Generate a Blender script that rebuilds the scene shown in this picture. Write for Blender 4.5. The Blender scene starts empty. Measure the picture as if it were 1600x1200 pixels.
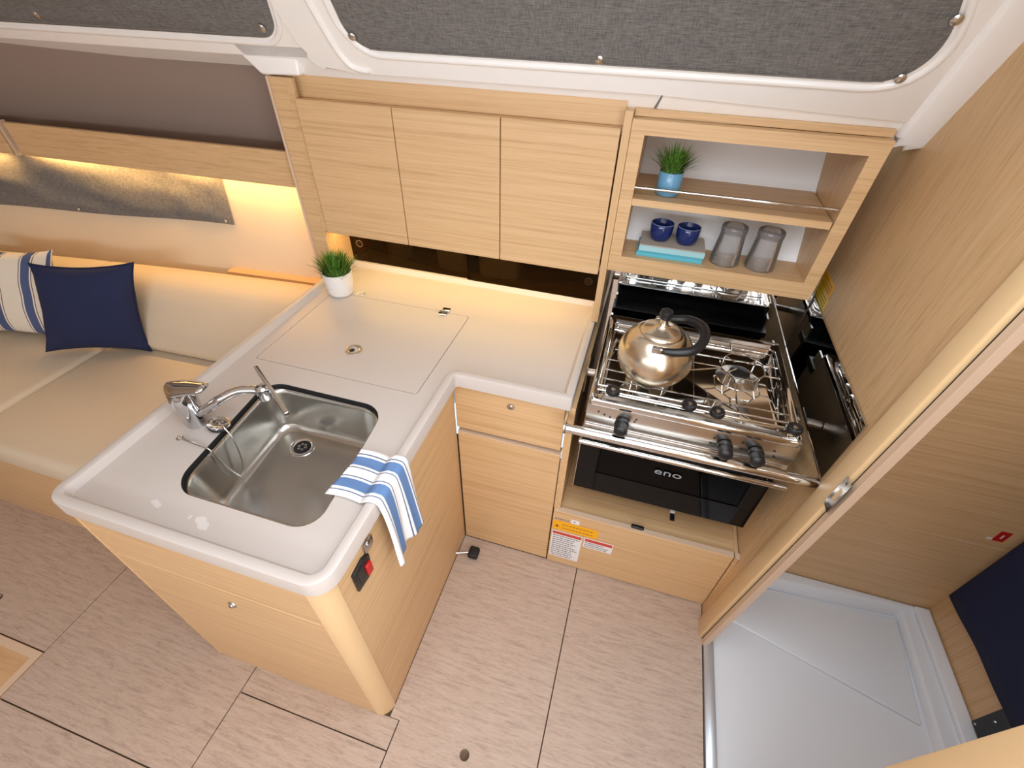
import bpy, bmesh, math, random
from mathutils import Vector, Matrix, noise
from mathutils.geometry import tessellate_polygon
random.seed(7)
PI = math.pi
C = bpy.context.scene.collection
SC = bpy.context.scene

# ---------------------------------------------------------------- camera
cam = bpy.data.cameras.new('camera')
cam.sensor_width = 36.0
cam.lens = 716.7 * 36.0 / 1600.0
cam.clip_start = 0.02
camo = bpy.data.objects.new('camera', cam)
C.objects.link(camo)
camo.location = (0.4578, -0.9715, 1.7913)
camo.rotation_euler = (math.radians(48.906), math.radians(-1.287), math.radians(16.599))
SC.camera = camo

# ---------------------------------------------------------------- world and exposure
SC.view_settings.view_transform = 'Standard'
SC.view_settings.look = 'None'
SC.view_settings.gamma = 1.0
SC.view_settings.use_curve_mapping = False
SC.view_settings.exposure = -0.10
SC.cycles.use_denoising = True
SC.cycles.max_bounces = 10
SC.cycles.caustics_reflective = False
SC.cycles.caustics_refractive = False
SC.cycles.sample_clamp_indirect = 6.0
w = bpy.data.worlds.new('world'); SC.world = w; w.use_nodes = True
w.node_tree.nodes['Background'].inputs[0].default_value = (0.62, 0.80, 1.0, 1)
w.node_tree.nodes['Background'].inputs[1].default_value = 1.6

# ---------------------------------------------------------------- daylight through the hatches
def area(name, loc, rot, sx, sy, power, color=(1, 1, 1)):
    l = bpy.data.lights.new(name, 'AREA'); l.shape = 'RECTANGLE'
    l.size = sx; l.size_y = sy; l.energy = power; l.color = color
    o = bpy.data.objects.new(name, l); C.objects.link(o)
    o.location = loc; o.rotation_euler = rot
    return o
area('daylight_roof_hatch_offscreen', (0.52, -0.75, 2.02), (0, 0, 0), 0.92, 0.98, 13, (0.97, 0.985, 1.0))
area('daylight_companionway_offscreen', (1.10, -1.36, 1.42), (0, math.radians(90), 0), 1.1, 1.0, 16, (1.0, 0.99, 0.97))
area('daylight_port_window_offscreen', (-0.1, -3.22, 1.74), (math.radians(90), 0, 0), 2.6, 0.28, 33, (0.97, 0.985, 1.0))
area('daylight_head_hatch_offscreen', (1.38, -0.20, 2.02), (0, 0, 0), 0.40, 0.40, 5.0, (0.76, 0.88, 1.0))

# ---------------------------------------------------------------- materials
MATS = {}
def new_mat(name):
    m = bpy.data.materials.new(name); m.use_nodes = True
    nt = m.node_tree; b = nt.nodes['Principled BSDF']
    MATS[name] = m
    return m, nt, b
def srgb(r, g, b):
    f = lambda c: (c / 255 / 12.92) if c / 255 <= 0.04045 else ((c / 255 + 0.055) / 1.055) ** 2.4
    return (f(r), f(g), f(b), 1)
def plain(name, col, rough=0.5, metal=0.0, bump=None, spec=None, coat=0):
    m, nt, b = new_mat(name)
    b.inputs['Base Color'].default_value = col
    b.inputs['Roughness'].default_value = rough
    b.inputs['Metallic'].default_value = metal
    if spec is not None: b.inputs['Specular IOR Level'].default_value = spec
    if coat: b.inputs['Coat Weight'].default_value = coat
    if bump:
        sc, st, dist = bump
        g = nt.nodes.new('ShaderNodeNewGeometry')
        n = nt.nodes.new('ShaderNodeTexNoise'); n.inputs['Scale'].default_value = sc; n.inputs['Detail'].default_value = 3
        bp = nt.nodes.new('ShaderNodeBump'); bp.inputs['Strength'].default_value = st; bp.inputs['Distance'].default_value = dist
        nt.links.new(g.outputs['Position'], n.inputs['Vector'])
        nt.links.new(n.outputs['Fac'], bp.inputs['Height']); nt.links.new(bp.outputs['Normal'], b.inputs['Normal'])
    return m
def wood(name, lo, mid, hi, axis='x', along=1.3, across=110, rough=0.42, wob=0.05):
    m, nt, b = new_mat(name); N = nt.nodes.new; L = nt.links.new
    g = N('ShaderNodeNewGeometry'); mp = N('ShaderNodeMapping')
    s = [across, across, across]; s['xyz'.index(axis)] = along
    mp.inputs['Scale'].default_value = s
    L(g.outputs['Position'], mp.inputs['Vector'])
    n1 = N('ShaderNodeTexNoise'); n1.inputs['Scale'].default_value = 1.0; n1.inputs['Detail'].default_value = 5; n1.inputs['Roughness'].default_value = 0.62
    n1.inputs['Distortion'].default_value = 0.6
    L(mp.outputs['Vector'], n1.inputs['Vector'])
    mp2 = N('ShaderNodeMapping'); s2 = [across * 4.2] * 3; s2['xyz'.index(axis)] = along * 5
    mp2.inputs['Scale'].default_value = s2; L(g.outputs['Position'], mp2.inputs['Vector'])
    n2 = N('ShaderNodeTexNoise'); n2.inputs['Scale'].default_value = 1.0; n2.inputs['Detail'].default_value = 2
    L(mp2.outputs['Vector'], n2.inputs['Vector'])
    mx = N('ShaderNodeMix'); mx.data_type = 'FLOAT'; mx.inputs[0].default_value = 0.35
    L(n1.outputs['Fac'], mx.inputs[2]); L(n2.outputs['Fac'], mx.inputs[3])
    r = N('ShaderNodeValToRGB'); e = r.color_ramp.elements
    e[0].position = 0.30; e[0].color = lo; e[1].position = 0.72; e[1].color = hi
    k = e.new(0.5); k.color = mid
    L(mx.outputs[0], r.inputs['Fac']); L(r.outputs['Color'], b.inputs['Base Color'])
    b.inputs['Roughness'].default_value = rough
    bp = N('ShaderNodeBump'); bp.inputs['Strength'].default_value = wob; bp.inputs['Distance'].default_value = 0.001
    L(mx.outputs[0], bp.inputs['Height']); L(bp.outputs['Normal'], b.inputs['Normal'])
    return m
OAK = (srgb(188, 149, 105), srgb(213, 176, 131), srgb(222, 188, 145))
oak_x = wood('oak_grain_x', *OAK, axis='x')
oak_y = wood('oak_grain_y', *OAK, axis='y')
oak_z = wood('oak_grain_z', *OAK, axis='z')
low_x, low_y, bulk = oak_x, oak_y, oak_z
jambm = postm = plain('solid_beech', srgb(226, 193, 147), 0.35)
edge = plain('oak_edge_banding', srgb(214, 186, 160), 0.45)
floorm = wood('grey_oak_floor', srgb(156, 134, 119), srgb(187, 164, 148), srgb(201, 181, 166), axis='x', along=11, across=100, rough=0.5, wob=0.12)
hatchw = wood('pale_floor_hatch', srgb(190, 150, 110), srgb(205, 165, 122), srgb(213, 176, 134), axis='x', along=3, across=40)
headw, headw_y = oak_x, oak_z
plywood = plain('plywood_bearer', srgb(120, 94, 70), 0.8)
counter = plain('pale_worktop', srgb(200, 191, 185), 0.38, bump=(400, 0.02, 0.001))
gel = plain('white_gelcoat', srgb(250, 248, 246), 0.3, coat=0.2)
white = plain('white_panel', srgb(240, 241, 244), 0.45)
pan = plain('shower_white', srgb(226, 229, 235), 0.32)
beige = gel
taupe = plain('taupe_liner', srgb(150, 132, 122), 0.85, bump=(300, 0.1, 0.001))
hullm = plain('cream_liner', srgb(222, 204, 178), 0.7)
leather = plain('cream_upholstery', srgb(212, 196, 173), 0.62, bump=(260, 0.08, 0.0015))
steel = plain('polished_steel', (0.72, 0.71, 0.69, 1), 0.07, 1.0)
brushed = plain('brushed_steel', (0.62, 0.60, 0.57, 1), 0.24, 1.0)
sinkst = plain('satin_sink_steel', (0.52, 0.505, 0.475, 1), 0.25, 1.0)
chrome = plain('chrome', (0.62, 0.62, 0.63, 1), 0.06, 1.0)
mirror = plain('mirror_steel', (0.70, 0.70, 0.70, 1), 0.015, 1.0)
blackp = plain('black_plastic', srgb(26, 26, 28), 0.38)
blackg = plain('black_oven_glass', srgb(10, 10, 12), 0.06, spec=0.22)
blacko = plain('black_enamel', srgb(24, 26, 30), 0.25)
rubber = plain('black_rubber', srgb(22, 22, 24), 0.6)
red = plain('red_switch', srgb(190, 30, 30), 0.35)
navy = plain('navy_cloth', srgb(24, 35, 74), 0.85, bump=(700, 0.15, 0.001))
navy2 = plain('dark_navy_cloth', srgb(16, 26, 62), 0.9, bump=(500, 0.2, 0.001))
navyc = plain('navy_glaze', srgb(22, 42, 100), 0.12)
bluepot = plain('sky_blue_glaze', srgb(106, 160, 196), 0.2)
whitepot = plain('white_textured_pot', srgb(232, 230, 228), 0.6, bump=(190, 0.9, 0.004))
teal = plain('teal_cover', srgb(88, 178, 200), 0.5)
paper = plain('grey_book_cover', srgb(178, 168, 156), 0.6)
pages = plain('book_pages', srgb(226, 220, 200), 0.8)
greyc = plain('grey_plastic_lid', srgb(150, 148, 148), 0.25)
st_white = plain('sticker_white', srgb(236, 236, 240), 0.4)
st_red = plain('sticker_red', srgb(205, 70, 50), 0.4)
st_orange = plain('sticker_orange', srgb(248, 178, 12), 0.4)
st_yellow = plain('sticker_yellow', srgb(238, 205, 30), 0.35)
st_ink = plain('sticker_ink', srgb(120, 120, 126), 0.6)
st_inkdark = plain('sticker_dark_ink', srgb(120, 76, 20), 0.6)
logo = plain('logo_grey', srgb(150, 158, 164), 0.4)
soil = plain('dark_soil', srgb(28, 32, 18), 0.9)
bookw = plain('light_case_white', srgb(205, 205, 205), 0.5)

m, nt, b = new_mat('grass_green'); N = nt.nodes.new
g = N('ShaderNodeNewGeometry'); nn = N('ShaderNodeTexNoise'); nn.inputs['Scale'].default_value = 160
r = N('ShaderNodeValToRGB'); r.color_ramp.elements[0].color = srgb(52, 92, 26); r.color_ramp.elements[0].position = 0.35
r.color_ramp.elements[1].color = srgb(126, 176, 66); r.color_ramp.elements[1].position = 0.7
nt.links.new(g.outputs['Position'], nn.inputs['Vector']); nt.links.new(nn.outputs['Fac'], r.inputs['Fac']); nt.links.new(r.outputs['Color'], b.inputs['Base Color'])
b.inputs['Roughness'].default_value = 0.5; grassm = m

def fabric(name, c0, c1):
    m, nt, b = new_mat(name); N = nt.nodes.new; L = nt.links.new
    g = N('ShaderNodeNewGeometry')
    a = []
    for s in ((40, 500, 500), (500, 60, 60)):
        mp = N('ShaderNodeMapping'); mp.inputs['Scale'].default_value = s
        n = N('ShaderNodeTexNoise'); n.inputs['Scale'].default_value = 1.0; n.inputs['Detail'].default_value = 3
        L(g.outputs['Position'], mp.inputs['Vector']); L(mp.outputs['Vector'], n.inputs['Vector']); a.append(n)
    mx = N('ShaderNodeMix'); mx.data_type = 'FLOAT'; mx.inputs[0].default_value = 0.45
    L(a[0].outputs['Fac'], mx.inputs[2]); L(a[1].outputs['Fac'], mx.inputs[3])
    r = N('ShaderNodeValToRGB'); r.color_ramp.elements[0].color = c0; r.color_ramp.elements[0].position = 0.33
    r.color_ramp.elements[1].color = c1; r.color_ramp.elements[1].position = 0.68
    L(mx.outputs[0], r.inputs['Fac']); L(r.outputs['Color'], b.inputs['Base Color'])
    b.inputs['Roughness'].default_value = 0.9
    bp = N('ShaderNodeBump'); bp.inputs['Strength'].default_value = 0.25; bp.inputs['Distance'].default_value = 0.001
    L(mx.outputs[0], bp.inputs['Height']); L(bp.outputs['Normal'], b.inputs['Normal'])
    return m
greyfab = fabric('charcoal_canvas', srgb(84, 83, 84), srgb(138, 135, 132))
curtfab = greyfab

def stripes(name, bands, base, coordinate=0):
    """woven stripes across the cloth: bands = [(from, to, colour)] along one UV axis"""
    m, nt, b = new_mat(name); N = nt.nodes.new; L = nt.links.new
    uv = N('ShaderNodeUVMap'); sp = N('ShaderNodeSeparateXYZ'); L(uv.outputs['UV'], sp.inputs[0])
    r = N('ShaderNodeValToRGB'); r.color_ramp.interpolation = 'CONSTANT'
    e = r.color_ramp.elements; e[0].position = 0; e[0].color = base
    e.remove(e[1])
    for f, t, c in bands:
        k = e.new(f); k.color = c
        k = e.new(t); k.color = base
    L(sp.outputs[coordinate], r.inputs['Fac']); L(r.outputs['Color'], b.inputs['Base Color'])
    b.inputs['Roughness'].default_value = 0.9
    g = N('ShaderNodeNewGeometry'); n = N('ShaderNodeTexNoise'); n.inputs['Scale'].default_value = 700
    L(g.outputs['Position'], n.inputs['Vector'])
    bp = N('ShaderNodeBump'); bp.inputs['Strength'].default_value = 0.3; bp.inputs['Distance'].default_value = 0.001
    L(n.outputs['Fac'], bp.inputs['Height']); L(bp.outputs['Normal'], b.inputs['Normal'])
    return m
TB, TL, TW = srgb(98, 132, 182), srgb(92, 108, 140), srgb(240, 240, 242)
towelm = stripes('blue_white_towel', [(.10, .12, TL), (.17, .36, TB), (.40, .42, TL), (.575, .595, TL), (.64, .83, TB), (.875, .895, TL)], TW, 1)
PB, PL = srgb(78, 92, 132), srgb(60, 66, 92)
pillowm = stripes('cream_blue_pillow', [(.10, .11, PL), (.125, .21, PB), (.225, .235, PL), (.40, .41, PL), (.425, .51, PB), (.525, .535, PL), (.72, .73, PL), (.745, .83, PB), (.845, .855, PL), (.965, .99, PB)], srgb(232, 222, 206), 0)

def thin(name, tint, ior=1.45, rough=0.02, base=None):
    """thin tinted sheet: tinted see-through plus surface reflection"""
    m = bpy.data.materials.new(name); m.use_nodes = True; nt = m.node_tree; nt.nodes.clear(); N = nt.nodes.new; L = nt.links.new
    t = N('ShaderNodeBsdfTransparent'); t.inputs[0].default_value = tint
    gl = N('ShaderNodeBsdfGlossy'); gl.inputs['Roughness'].default_value = rough; gl.inputs[0].default_value = (1, 1, 1, 1)
    fr = N('ShaderNodeFresnel'); fr.inputs[0].default_value = ior
    mx = N('ShaderNodeMixShader'); L(fr.outputs[0], mx.inputs[0]); L(t.outputs[0], mx.inputs[1]); L(gl.outputs[0], mx.inputs[2])
    last = mx
    if base:
        d = N('ShaderNodeBsdfDiffuse'); d.inputs[0].default_value = base[0]
        m2 = N('ShaderNodeMixShader'); m2.inputs[0].default_value = base[1]
        L(mx.outputs[0], m2.inputs[1]); L(d.outputs[0], m2.inputs[2]); last = m2
    o = N('ShaderNodeOutputMaterial'); L(last.outputs[0], o.inputs[0])
    return m
smoked = thin('smoked_acrylic', (0.20, 0.15, 0.085, 1))
clear = thin('clear_tumbler', (0.975, 0.978, 0.98, 1), base=(srgb(235, 236, 240), 0.11))
smoky = thin('smoky_base', (0.95, 0.95, 0.95, 1), base=(srgb(190, 190, 194), 0.25))
ovenglass = thin('dark_oven_window', (0.10, 0.10, 0.11, 1), ior=1.22)

# ---------------------------------------------------------------- mesh helpers (all in world coordinates)
def join(*parts):
    V, F = [], []
    for v, f in parts:
        o = len(V); V += [tuple(p) for p in v]; F += [tuple(i + o for i in q) for q in f]
    return V, F
def box(x0, x1, y0, y1, z0, z1, bev=0.0, seg=2):
    bm = bmesh.new()
    v = [bm.verts.new(p) for p in ((x0, y0, z0), (x1, y0, z0), (x1, y1, z0), (x0, y1, z0), (x0, y0, z1), (x1, y0, z1), (x1, y1, z1), (x0, y1, z1))]
    for q in ((3, 2, 1, 0), (4, 5, 6, 7), (0, 1, 5, 4), (1, 2, 6, 5), (2, 3, 7, 6), (3, 0, 4, 7)): bm.faces.new([v[i] for i in q])
    if bev: bmesh.ops.bevel(bm, geom=bm.edges[:], offset=bev, segments=seg, affect='EDGES', profile=0.5)
    return dump(bm)
def hexa(p):      # eight corner points, bottom four (ccw) then top four
    return list(p), [(3, 2, 1, 0), (4, 5, 6, 7), (0, 1, 5, 4), (1, 2, 6, 5), (2, 3, 7, 6), (3, 0, 4, 7)]
def dump(bm):
    bm.verts.index_update()
    V = [tuple(v.co) for v in bm.verts]; F = [tuple(v.index for v in f.verts) for f in bm.faces]; bm.free(); return V, F
def bevelled(vf, off, seg=2):
    bm = bmesh.new(); vs = [bm.verts.new(p) for p in vf[0]]
    for f in vf[1]: bm.faces.new([vs[i] for i in f])
    bmesh.ops.bevel(bm, geom=bm.edges[:], offset=off, segments=seg, affect='EDGES', profile=0.5)
    return dump(bm)
def xf(vf, fn): return [fn(*p) for p in vf[0]], vf[1]
def tube(pts, r, seg=8, closed=False, caps=True):
    P = [Vector(p) for p in pts]; n = len(P); V, F = [], []
    R = r if isinstance(r, (list, tuple)) else [r] * n
    up = None
    for i in range(n):
        if closed: t = (P[(i + 1) % n] - P[i - 1]).normalized()
        else: t = (P[min(i + 1, n - 1)] - P[max(i - 1, 0)]).normalized()
        if up is None:
            up = t.orthogonal().normalized()
        up = (up - t * up.dot(t)).normalized(); s = t.cross(up)
        for k in range(seg):
            a = 2 * PI * k / seg; V.append(P[i] + (up * math.cos(a) + s * math.sin(a)) * R[i])
    for i in range(n if closed else n - 1):
        j = (i + 1) % n
        for k in range(seg):
            l = (k + 1) % seg; F.append((i * seg + k, i * seg + l, j * seg + l, j * seg + k))
    if not closed and caps: F.append(tuple(range(seg))[::-1]); F.append(tuple((n - 1) * seg + k for k in range(seg)))
    return [tuple(v) for v in V], F
def smoothpath(pts, n=6):
    P = [Vector(p) for p in pts]; out = []
    for i in range(len(P) - 1):
        a, b, c, d = P[max(i - 1, 0)], P[i], P[i + 1], P[min(i + 2, len(P) - 1)]
        for k in range(n):
            t = k / n; out.append(0.5 * ((2 * b) + (c - a) * t + (2 * a - 5 * b + 4 * c - d) * t * t + (3 * b - a - 3 * c + d) * t ** 3))
    out.append(P[-1]); return out
def lathe(prof, c, seg=32, axis='z', capb=True, capt=True):
    V, F = [], []; n = len(prof)
    for (r, h) in prof:
        for k in range(seg):
            a = 2 * PI * k / seg; u, v = r * math.cos(a), r * math.sin(a)
            V.append({'z': (c[0] + u, c[1] + v, c[2] + h), 'y': (c[0] + u, c[1] + h, c[2] - v), 'x': (c[0] + h, c[1] + u, c[2] + v)}[axis])
    for i in range(n - 1):
        for k in range(seg):
            l = (k + 1) % seg; F.append((i * seg + k, i * seg + l, (i + 1) * seg + l, (i + 1) * seg + k))
    if capb: F.append(tuple(range(seg))[::-1])
    if capt: F.append(tuple((n - 1) * seg + k for k in range(seg)))
    return V, F
def rrect(cx, cy, hw, hl, r, n=6, shear=0.0):
    P = []
    for (sx, sy, a0) in ((1, 1, 0), (-1, 1, PI / 2), (-1, -1, PI), (1, -1, 1.5 * PI)):
        for k in range(n + 1):
            a = a0 + k * PI / 2 / n
            u = sx * (hw - r) + r * math.cos(a); v = sy * (hl - r) + r * math.sin(a)
            P.append((cx + u - shear * v, cy + v))
    return P
def plate(outer, holes, z0, z1, wall=True):
    """flat plate with through holes between two heights"""
    loops = [outer] + holes; flat = [p for l in loops for p in l]; n = len(flat)
    tris = tessellate_polygon([[Vector((x, y, 0)) for x, y in l] for l in loops])
    V = [(x, y, z1) for x, y in flat] + [(x, y, z0) for x, y in flat]; F = []
    for t in tris:
        a, b_, c = [Vector(flat[i]) for i in t]
        cr = (b_.x - a.x) * (c.y - a.y) - (b_.y - a.y) * (c.x - a.x)
        t = tuple(t) if cr > 0 else tuple(t)[::-1]
        F.append(t); F.append(tuple(i + n for i in t)[::-1])
    if wall:
        o = 0
        for li, l in enumerate(loops):
            k = len(l); ar = sum(l[i][0] * l[(i + 1) % k][1] - l[(i + 1) % k][0] * l[i][1] for i in range(k))
            for i in range(k):
                j = (i + 1) % k; q = (o + i + n, o + j + n, o + j, o + i)
                if (ar > 0) != (li == 0): q = q[::-1]
                F.append(q)
            o += k
    return V, F
def grid(fn, nu, nv, thick=None):
    V = [fn(i / nu, j / nv) for j in range(nv + 1) for i in range(nu + 1)]
    F = [(j * (nu + 1) + i, j * (nu + 1) + i + 1, (j + 1) * (nu + 1) + i + 1, (j + 1) * (nu + 1) + i) for j in range(nv) for i in range(nu)]
    UV = [(i / nu, j / nv) for j in range(nv + 1) for i in range(nu + 1)]
    return V, F, UV
def prism(poly, axis, a, b_):
    n = len(poly); V = []
    for h in (a, b_):
        for (u, v) in poly: V.append({'x': (h, u, v), 'y': (u, h, v), 'z': (u, v, h)}[axis])
    F = [tuple(range(n))[::-1], tuple(range(n, 2 * n))] + [(i, (i + 1) % n, n + (i + 1) % n, n + i) for i in range(n)]
    return V, F

WORLD = {}
def empty(name, loc, label=None, cat=None, group=None):
    o = bpy.data.objects.new(name, None); C.objects.link(o); o.location = loc; o.empty_display_size = 0.05
    WORLD[o] = Vector(loc); return tag(o, label, cat, group)
def tag(o, label=None, cat=None, group=None, kind=None):
    if label: o['label'] = label
    if cat: o['category'] = cat
    if group: o['group'] = group
    if kind: o['kind'] = kind
    return o
def mk(name, vf, mat, parent=None, smooth=False, uv=None, fixn=True, angle=40):
    V, F = vf[0], vf[1]
    xs = [p[0] for p in V]; ys = [p[1] for p in V]; zs = [p[2] for p in V]
    org = Vector(((min(xs) + max(xs)) / 2, (min(ys) + max(ys)) / 2, min(zs)))
    me = bpy.data.meshes.new(name)
    me.from_pydata([tuple(Vector(p) - org) for p in V], [], [tuple(f) for f in F])
    if uv:
        l = me.uv_layers.new(name='UVMap')
        for lp in me.loops: l.data[lp.index].uv = uv[lp.vertex_index]
    if fixn:
        bm = bmesh.new(); bm.from_mesh(me); bmesh.ops.recalc_face_normals(bm, faces=bm.faces[:]); bm.to_mesh(me); bm.free()
    me.materials.append(mat)
    if smooth:
        me.polygons.foreach_set('use_smooth', [True] * len(me.polygons))
        me.set_sharp_from_angle(angle=math.radians(angle))
    o = bpy.data.objects.new(name, me); C.objects.link(o)
    if parent is not None:
        o.parent = parent; o.location = org - WORLD[parent]
    else: o.location = org
    WORLD[o] = org
    return o
def struct(name, vf, mat, parent=None, smooth=False):
    o = mk(name, vf, mat, parent, smooth)
    if parent is None: o['kind'] = 'structure'
    return o
def twin(o, delta, parent=None):
    """copy of a mesh object moved by a world offset"""
    c = o.copy(); C.objects.link(c); WORLD[c] = WORLD[o] + Vector(delta)
    c.parent = parent if parent is not None else o.parent
    c.location = WORLD[c] - (WORLD[c.parent] if c.parent else Vector((0, 0, 0)))
    return c
def text_mesh(body, size, extrude=0.0004):
    cu = bpy.data.curves.new('txt', 'FONT'); cu.body = body; cu.size = size; cu.extrude = extrude
    cu.align_x = 'CENTER'; cu.align_y = 'CENTER'
    o = bpy.data.objects.new('txt', cu); C.objects.link(o)
    dg = bpy.context.evaluated_depsgraph_get(); me = bpy.data.meshes.new_from_object(o.evaluated_get(dg))
    V = [tuple(v.co) for v in me.vertices]; F = [tuple(p.vertices) for p in me.polygons]
    bpy.data.objects.remove(o); bpy.data.curves.remove(cu); bpy.data.meshes.remove(me)
    return V, F

# ================================================================ STRUCTURE
# ---- floor: dark bearers below, separate veneer panels on top
fl = struct('floor', box(-3.6, 0.985, -3.2, 0.55, -0.05, -0.013), plywood)
G = 0.0020
def floor_panel(x0, x1, y0, y1, mat=floorm, name='floor_panel', holes=()):
    if holes: return mk(name, plate([(x0 + G, y0 + G), (x1 - G, y0 + G), (x1 - G, y1 - G), (x0 + G, y1 - G)], list(holes), -0.013, 0.0), mat, fl)
    return mk(name, box(x0 + G, x1 - G, y0 + G, y1 - G, -0.013, 0.0), mat, fl)
hole = [(0.267 + 0.013 * math.cos(2 * PI * k / 20), -0.702 + 0.013 * math.sin(2 * PI * k / 20)) for k in range(20)]
hole2 = [(-1.588 + 0.013 * math.cos(2 * PI * k / 20), -0.772 + 0.013 * math.sin(2 * PI * k / 20)) for k in range(20)]
mk('floor_panel', plate([(0.034 + G, -1.7), (0.489 - G, -1.7), (0.489 - G, -G), (0.002, -G), (0.002, -0.679), (0.034 + G, -0.679)], [hole], -0.013, 0.0), floorm, fl)
floor_panel(0.489, 0.978, -1.7, 0.0)
floor_panel(-0.504, 0.034, -1.7, -0.762)
floor_panel(-0.504, 0.034, -0.762, -0.679)
floor_panel(-1.235, -0.504, -1.003, -0.40)
floor_panel(-1.235, -0.504, -1.7, -1.003)
floor_panel(-2.6, -1.235, -0.860, -0.40, holes=[hole2])
floor_panel(-3.55, -2.6, -1.7, -0.40)
floor_panel(-3.55, 0.978, -3.18, -1.7)
hp = floor_panel(-2.6, -1.235, -1.7, -0.860, hatchw, 'floor_hatch', holes=[rrect(-1.95, -1.40, 0.62, 0.45, 0.03)[::-1]])
mk('hatch_frame', plate([(-2.58, -1.68), (-1.237, -1.68), (-1.237, -0.863), (-2.58, -0.863)], [[(-2.56, -1.66), (-1.262, -1.66), (-1.262, -0.888), (-2.56, -0.888)]], 0.0, 0.0015), edge, hp)
mk('hatch_lid', plate(rrect(-1.95, -1.40, 0.6175, 0.4475, 0.028), [], -0.013, 0.0), hatchw, hp)
for (hx, hy) in ((0.267, -0.702), (-1.588, -0.772)):
    mk('finger_hole_ring', lathe([(0.0132, 0.0), (0.0150, 0.0), (0.0150, 0.0008), (0.0132, 0.0008), (0.0132, -0.012)], (hx, hy, 0), 24, capb=False, capt=False), blackp, fl, True)

# ---- right bulkhead, leaning slightly outboard with height, with the head doorway in it
def bx(z): return 0.98 + 0.048 * z
def bulk_box(y0f, y1f, z0, z1, dx0, dx1):
    """box lying on the leaning bulkhead; y limits may vary with z"""
    f = lambda y, z: y(z) if callable(y) else y
    return hexa([(bx(z) + dx, f(y, z), z) for z in (z0, z1) for dx, y in ((dx0, y0f), (dx1, y0f), (dx1, y1f), (dx0, y1f))])
yA = lambda z: -0.066 - 0.026 * z
yB = lambda z: -0.134 - 0.020 * z
yC = lambda z: -0.158 - 0.020 * z
struct('wall_right', bulk_box(lambda z: yC(z) + 0.004, 0.799, -0.012, 2.0, 0.0, 0.012), bulk)
struct('wall_aft', join(bulk_box(-3.2, lambda z: -1.87, -0.012, 2.0, 0.0, 0.03), bulk_box(-0.85, lambda z: -0.655, -0.012, 2.0, 0.0, 0.03), bulk_box(-1.869, -0.851, -0.012, 0.86, 0.0, 0.03)), bulk)
t1 = struct('trim_1', bevelled(bulk_box(yB, yA, 0.0, 1.98, -0.016, 0.0), 0.005, 3), jambm, smooth=True)
mk('door_stop', bulk_box(yC, lambda z: yB(z) - 0.006, 0.0, 1.98, -0.006, 0.014), edge, t1)
mk('door_seal', bulk_box(lambda z: yB(z) - 0.006, yB, 0.0, 1.98, -0.0035, 0.0), rubber, t1)
t2 = struct('trim_2', bevelled(bulk_box(lambda z: -0.72, lambda z: -0.648, 0.0, 1.98, -0.012, 0.031), 0.004, 2), jambm, smooth=True)
t3 = struct('trim_3', box(0.980, 1.014, -0.64, -0.135, -0.02, 0.012, 0.003), plain('aluminium_sill', srgb(205, 208, 214), 0.3, 0.6), smooth=True)

# ---- hull side behind the settee
def hull(x):
    d = max(0.0, -0.84 - x); return -0.08 * d - 0.03 * d * d
def hull_strip(x0, x1, n, prof, k=1.0):
    """extrude a (y,z) profile along x following the curve of the hull"""
    V, F = [], []; m_ = len(prof)
    for i in range(n + 1):
        x = x0 + (x1 - x0) * i / n
        for (y, z) in prof: V.append((x, y + k * hull(x), z))
    for i in range(n):
        for j in range(m_):
            q = (j + 1) % m_; F.append((i * m_ + j, i * m_ + q, (i + 1) * m_ + q, (i + 1) * m_ + j))
    F.append(tuple(range(m_))[::-1]); F.append(tuple(n * m_ + j for j in range(m_)))
    return V, F
struct('wall_hull', hull_strip(-3.6, -0.712, 24, [(0.50, 0.50), (0.545, 1.235), (0.60, 1.235), (0.58, 0.50)], 0.8), hullm, smooth=True)
struct('wall_locker', hull_strip(-3.6, -0.712, 24, [(0.64, 1.20), (0.50, 1.60), (0.54, 1.62), (0.68, 1.20)], 0.5), taupe, smooth=True)
struct('trim_4', hull_strip(-3.6, -0.712, 24, [(0.46, 1.226), (0.46, 1.236), (0.66, 1.236), (0.66, 1.226)], 0.35), oak_x)

# ---- white coachroof moulding (leans inboard) and deckhead
def S(u, v, w_): return (u, 0.48 - 0.524 * v - 0.852 * w_, 1.54 + 0.852 * v - 0.524 * w_)
def vz(z): return (z - 1.54) / 0.852
def slab(poly, w0, w1, bev=0.006, seg=3):
    n = len(poly); V = [S(u, v, w0) for u, v in poly] + [S(u, v, w1) for u, v in poly]
    F = [tuple(range(n))[::-1], tuple(range(n, 2 * n))] + [(i, (i + 1) % n, n + (i + 1) % n, n + i) for i in range(n)]
    bm = bmesh.new(); vs = [bm.verts.new(p) for p in V]
    for f in F: bm.faces.new([vs[i] for i in f])
    bm.verts.index_update()
    es = [e for e in bm.edges if e.verts[0].index >= n and e.verts[1].index >= n]
    bmesh.ops.bevel(bm, geom=es, offset=bev, segments=seg, affect='EDGES', profile=0.5)
    return dump(bm)
def arc(cx, cy, r, a0, a1, n=8): return [(cx + r * math.cos(math.radians(a0 + (a1 - a0) * k / n)), cy + r * math.sin(math.radians(a0 + (a1 - a0) * k / n))) for k in range(n + 1)]
cr = empty('wall_coachroof', (0.2, 0.48, 1.54)); tag(cr, kind='structure')
mk('lower_band', slab([(-0.745, vz(1.568)), (0.42, vz(1.556)), (0.44, vz(1.605)), (0.44, vz(1.66)), (-0.80, vz(1.66))], -0.05, 0.026, 0.004), gel, cr, True)
mk('lower_band', slab([(0.424, vz(1.554)), (1.07, vz(1.536)), (1.07, vz(1.66)), (0.446, vz(1.66)), (0.446, vz(1.605))], -0.05, 0.029, 0.004), gel, cr, True)
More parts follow.
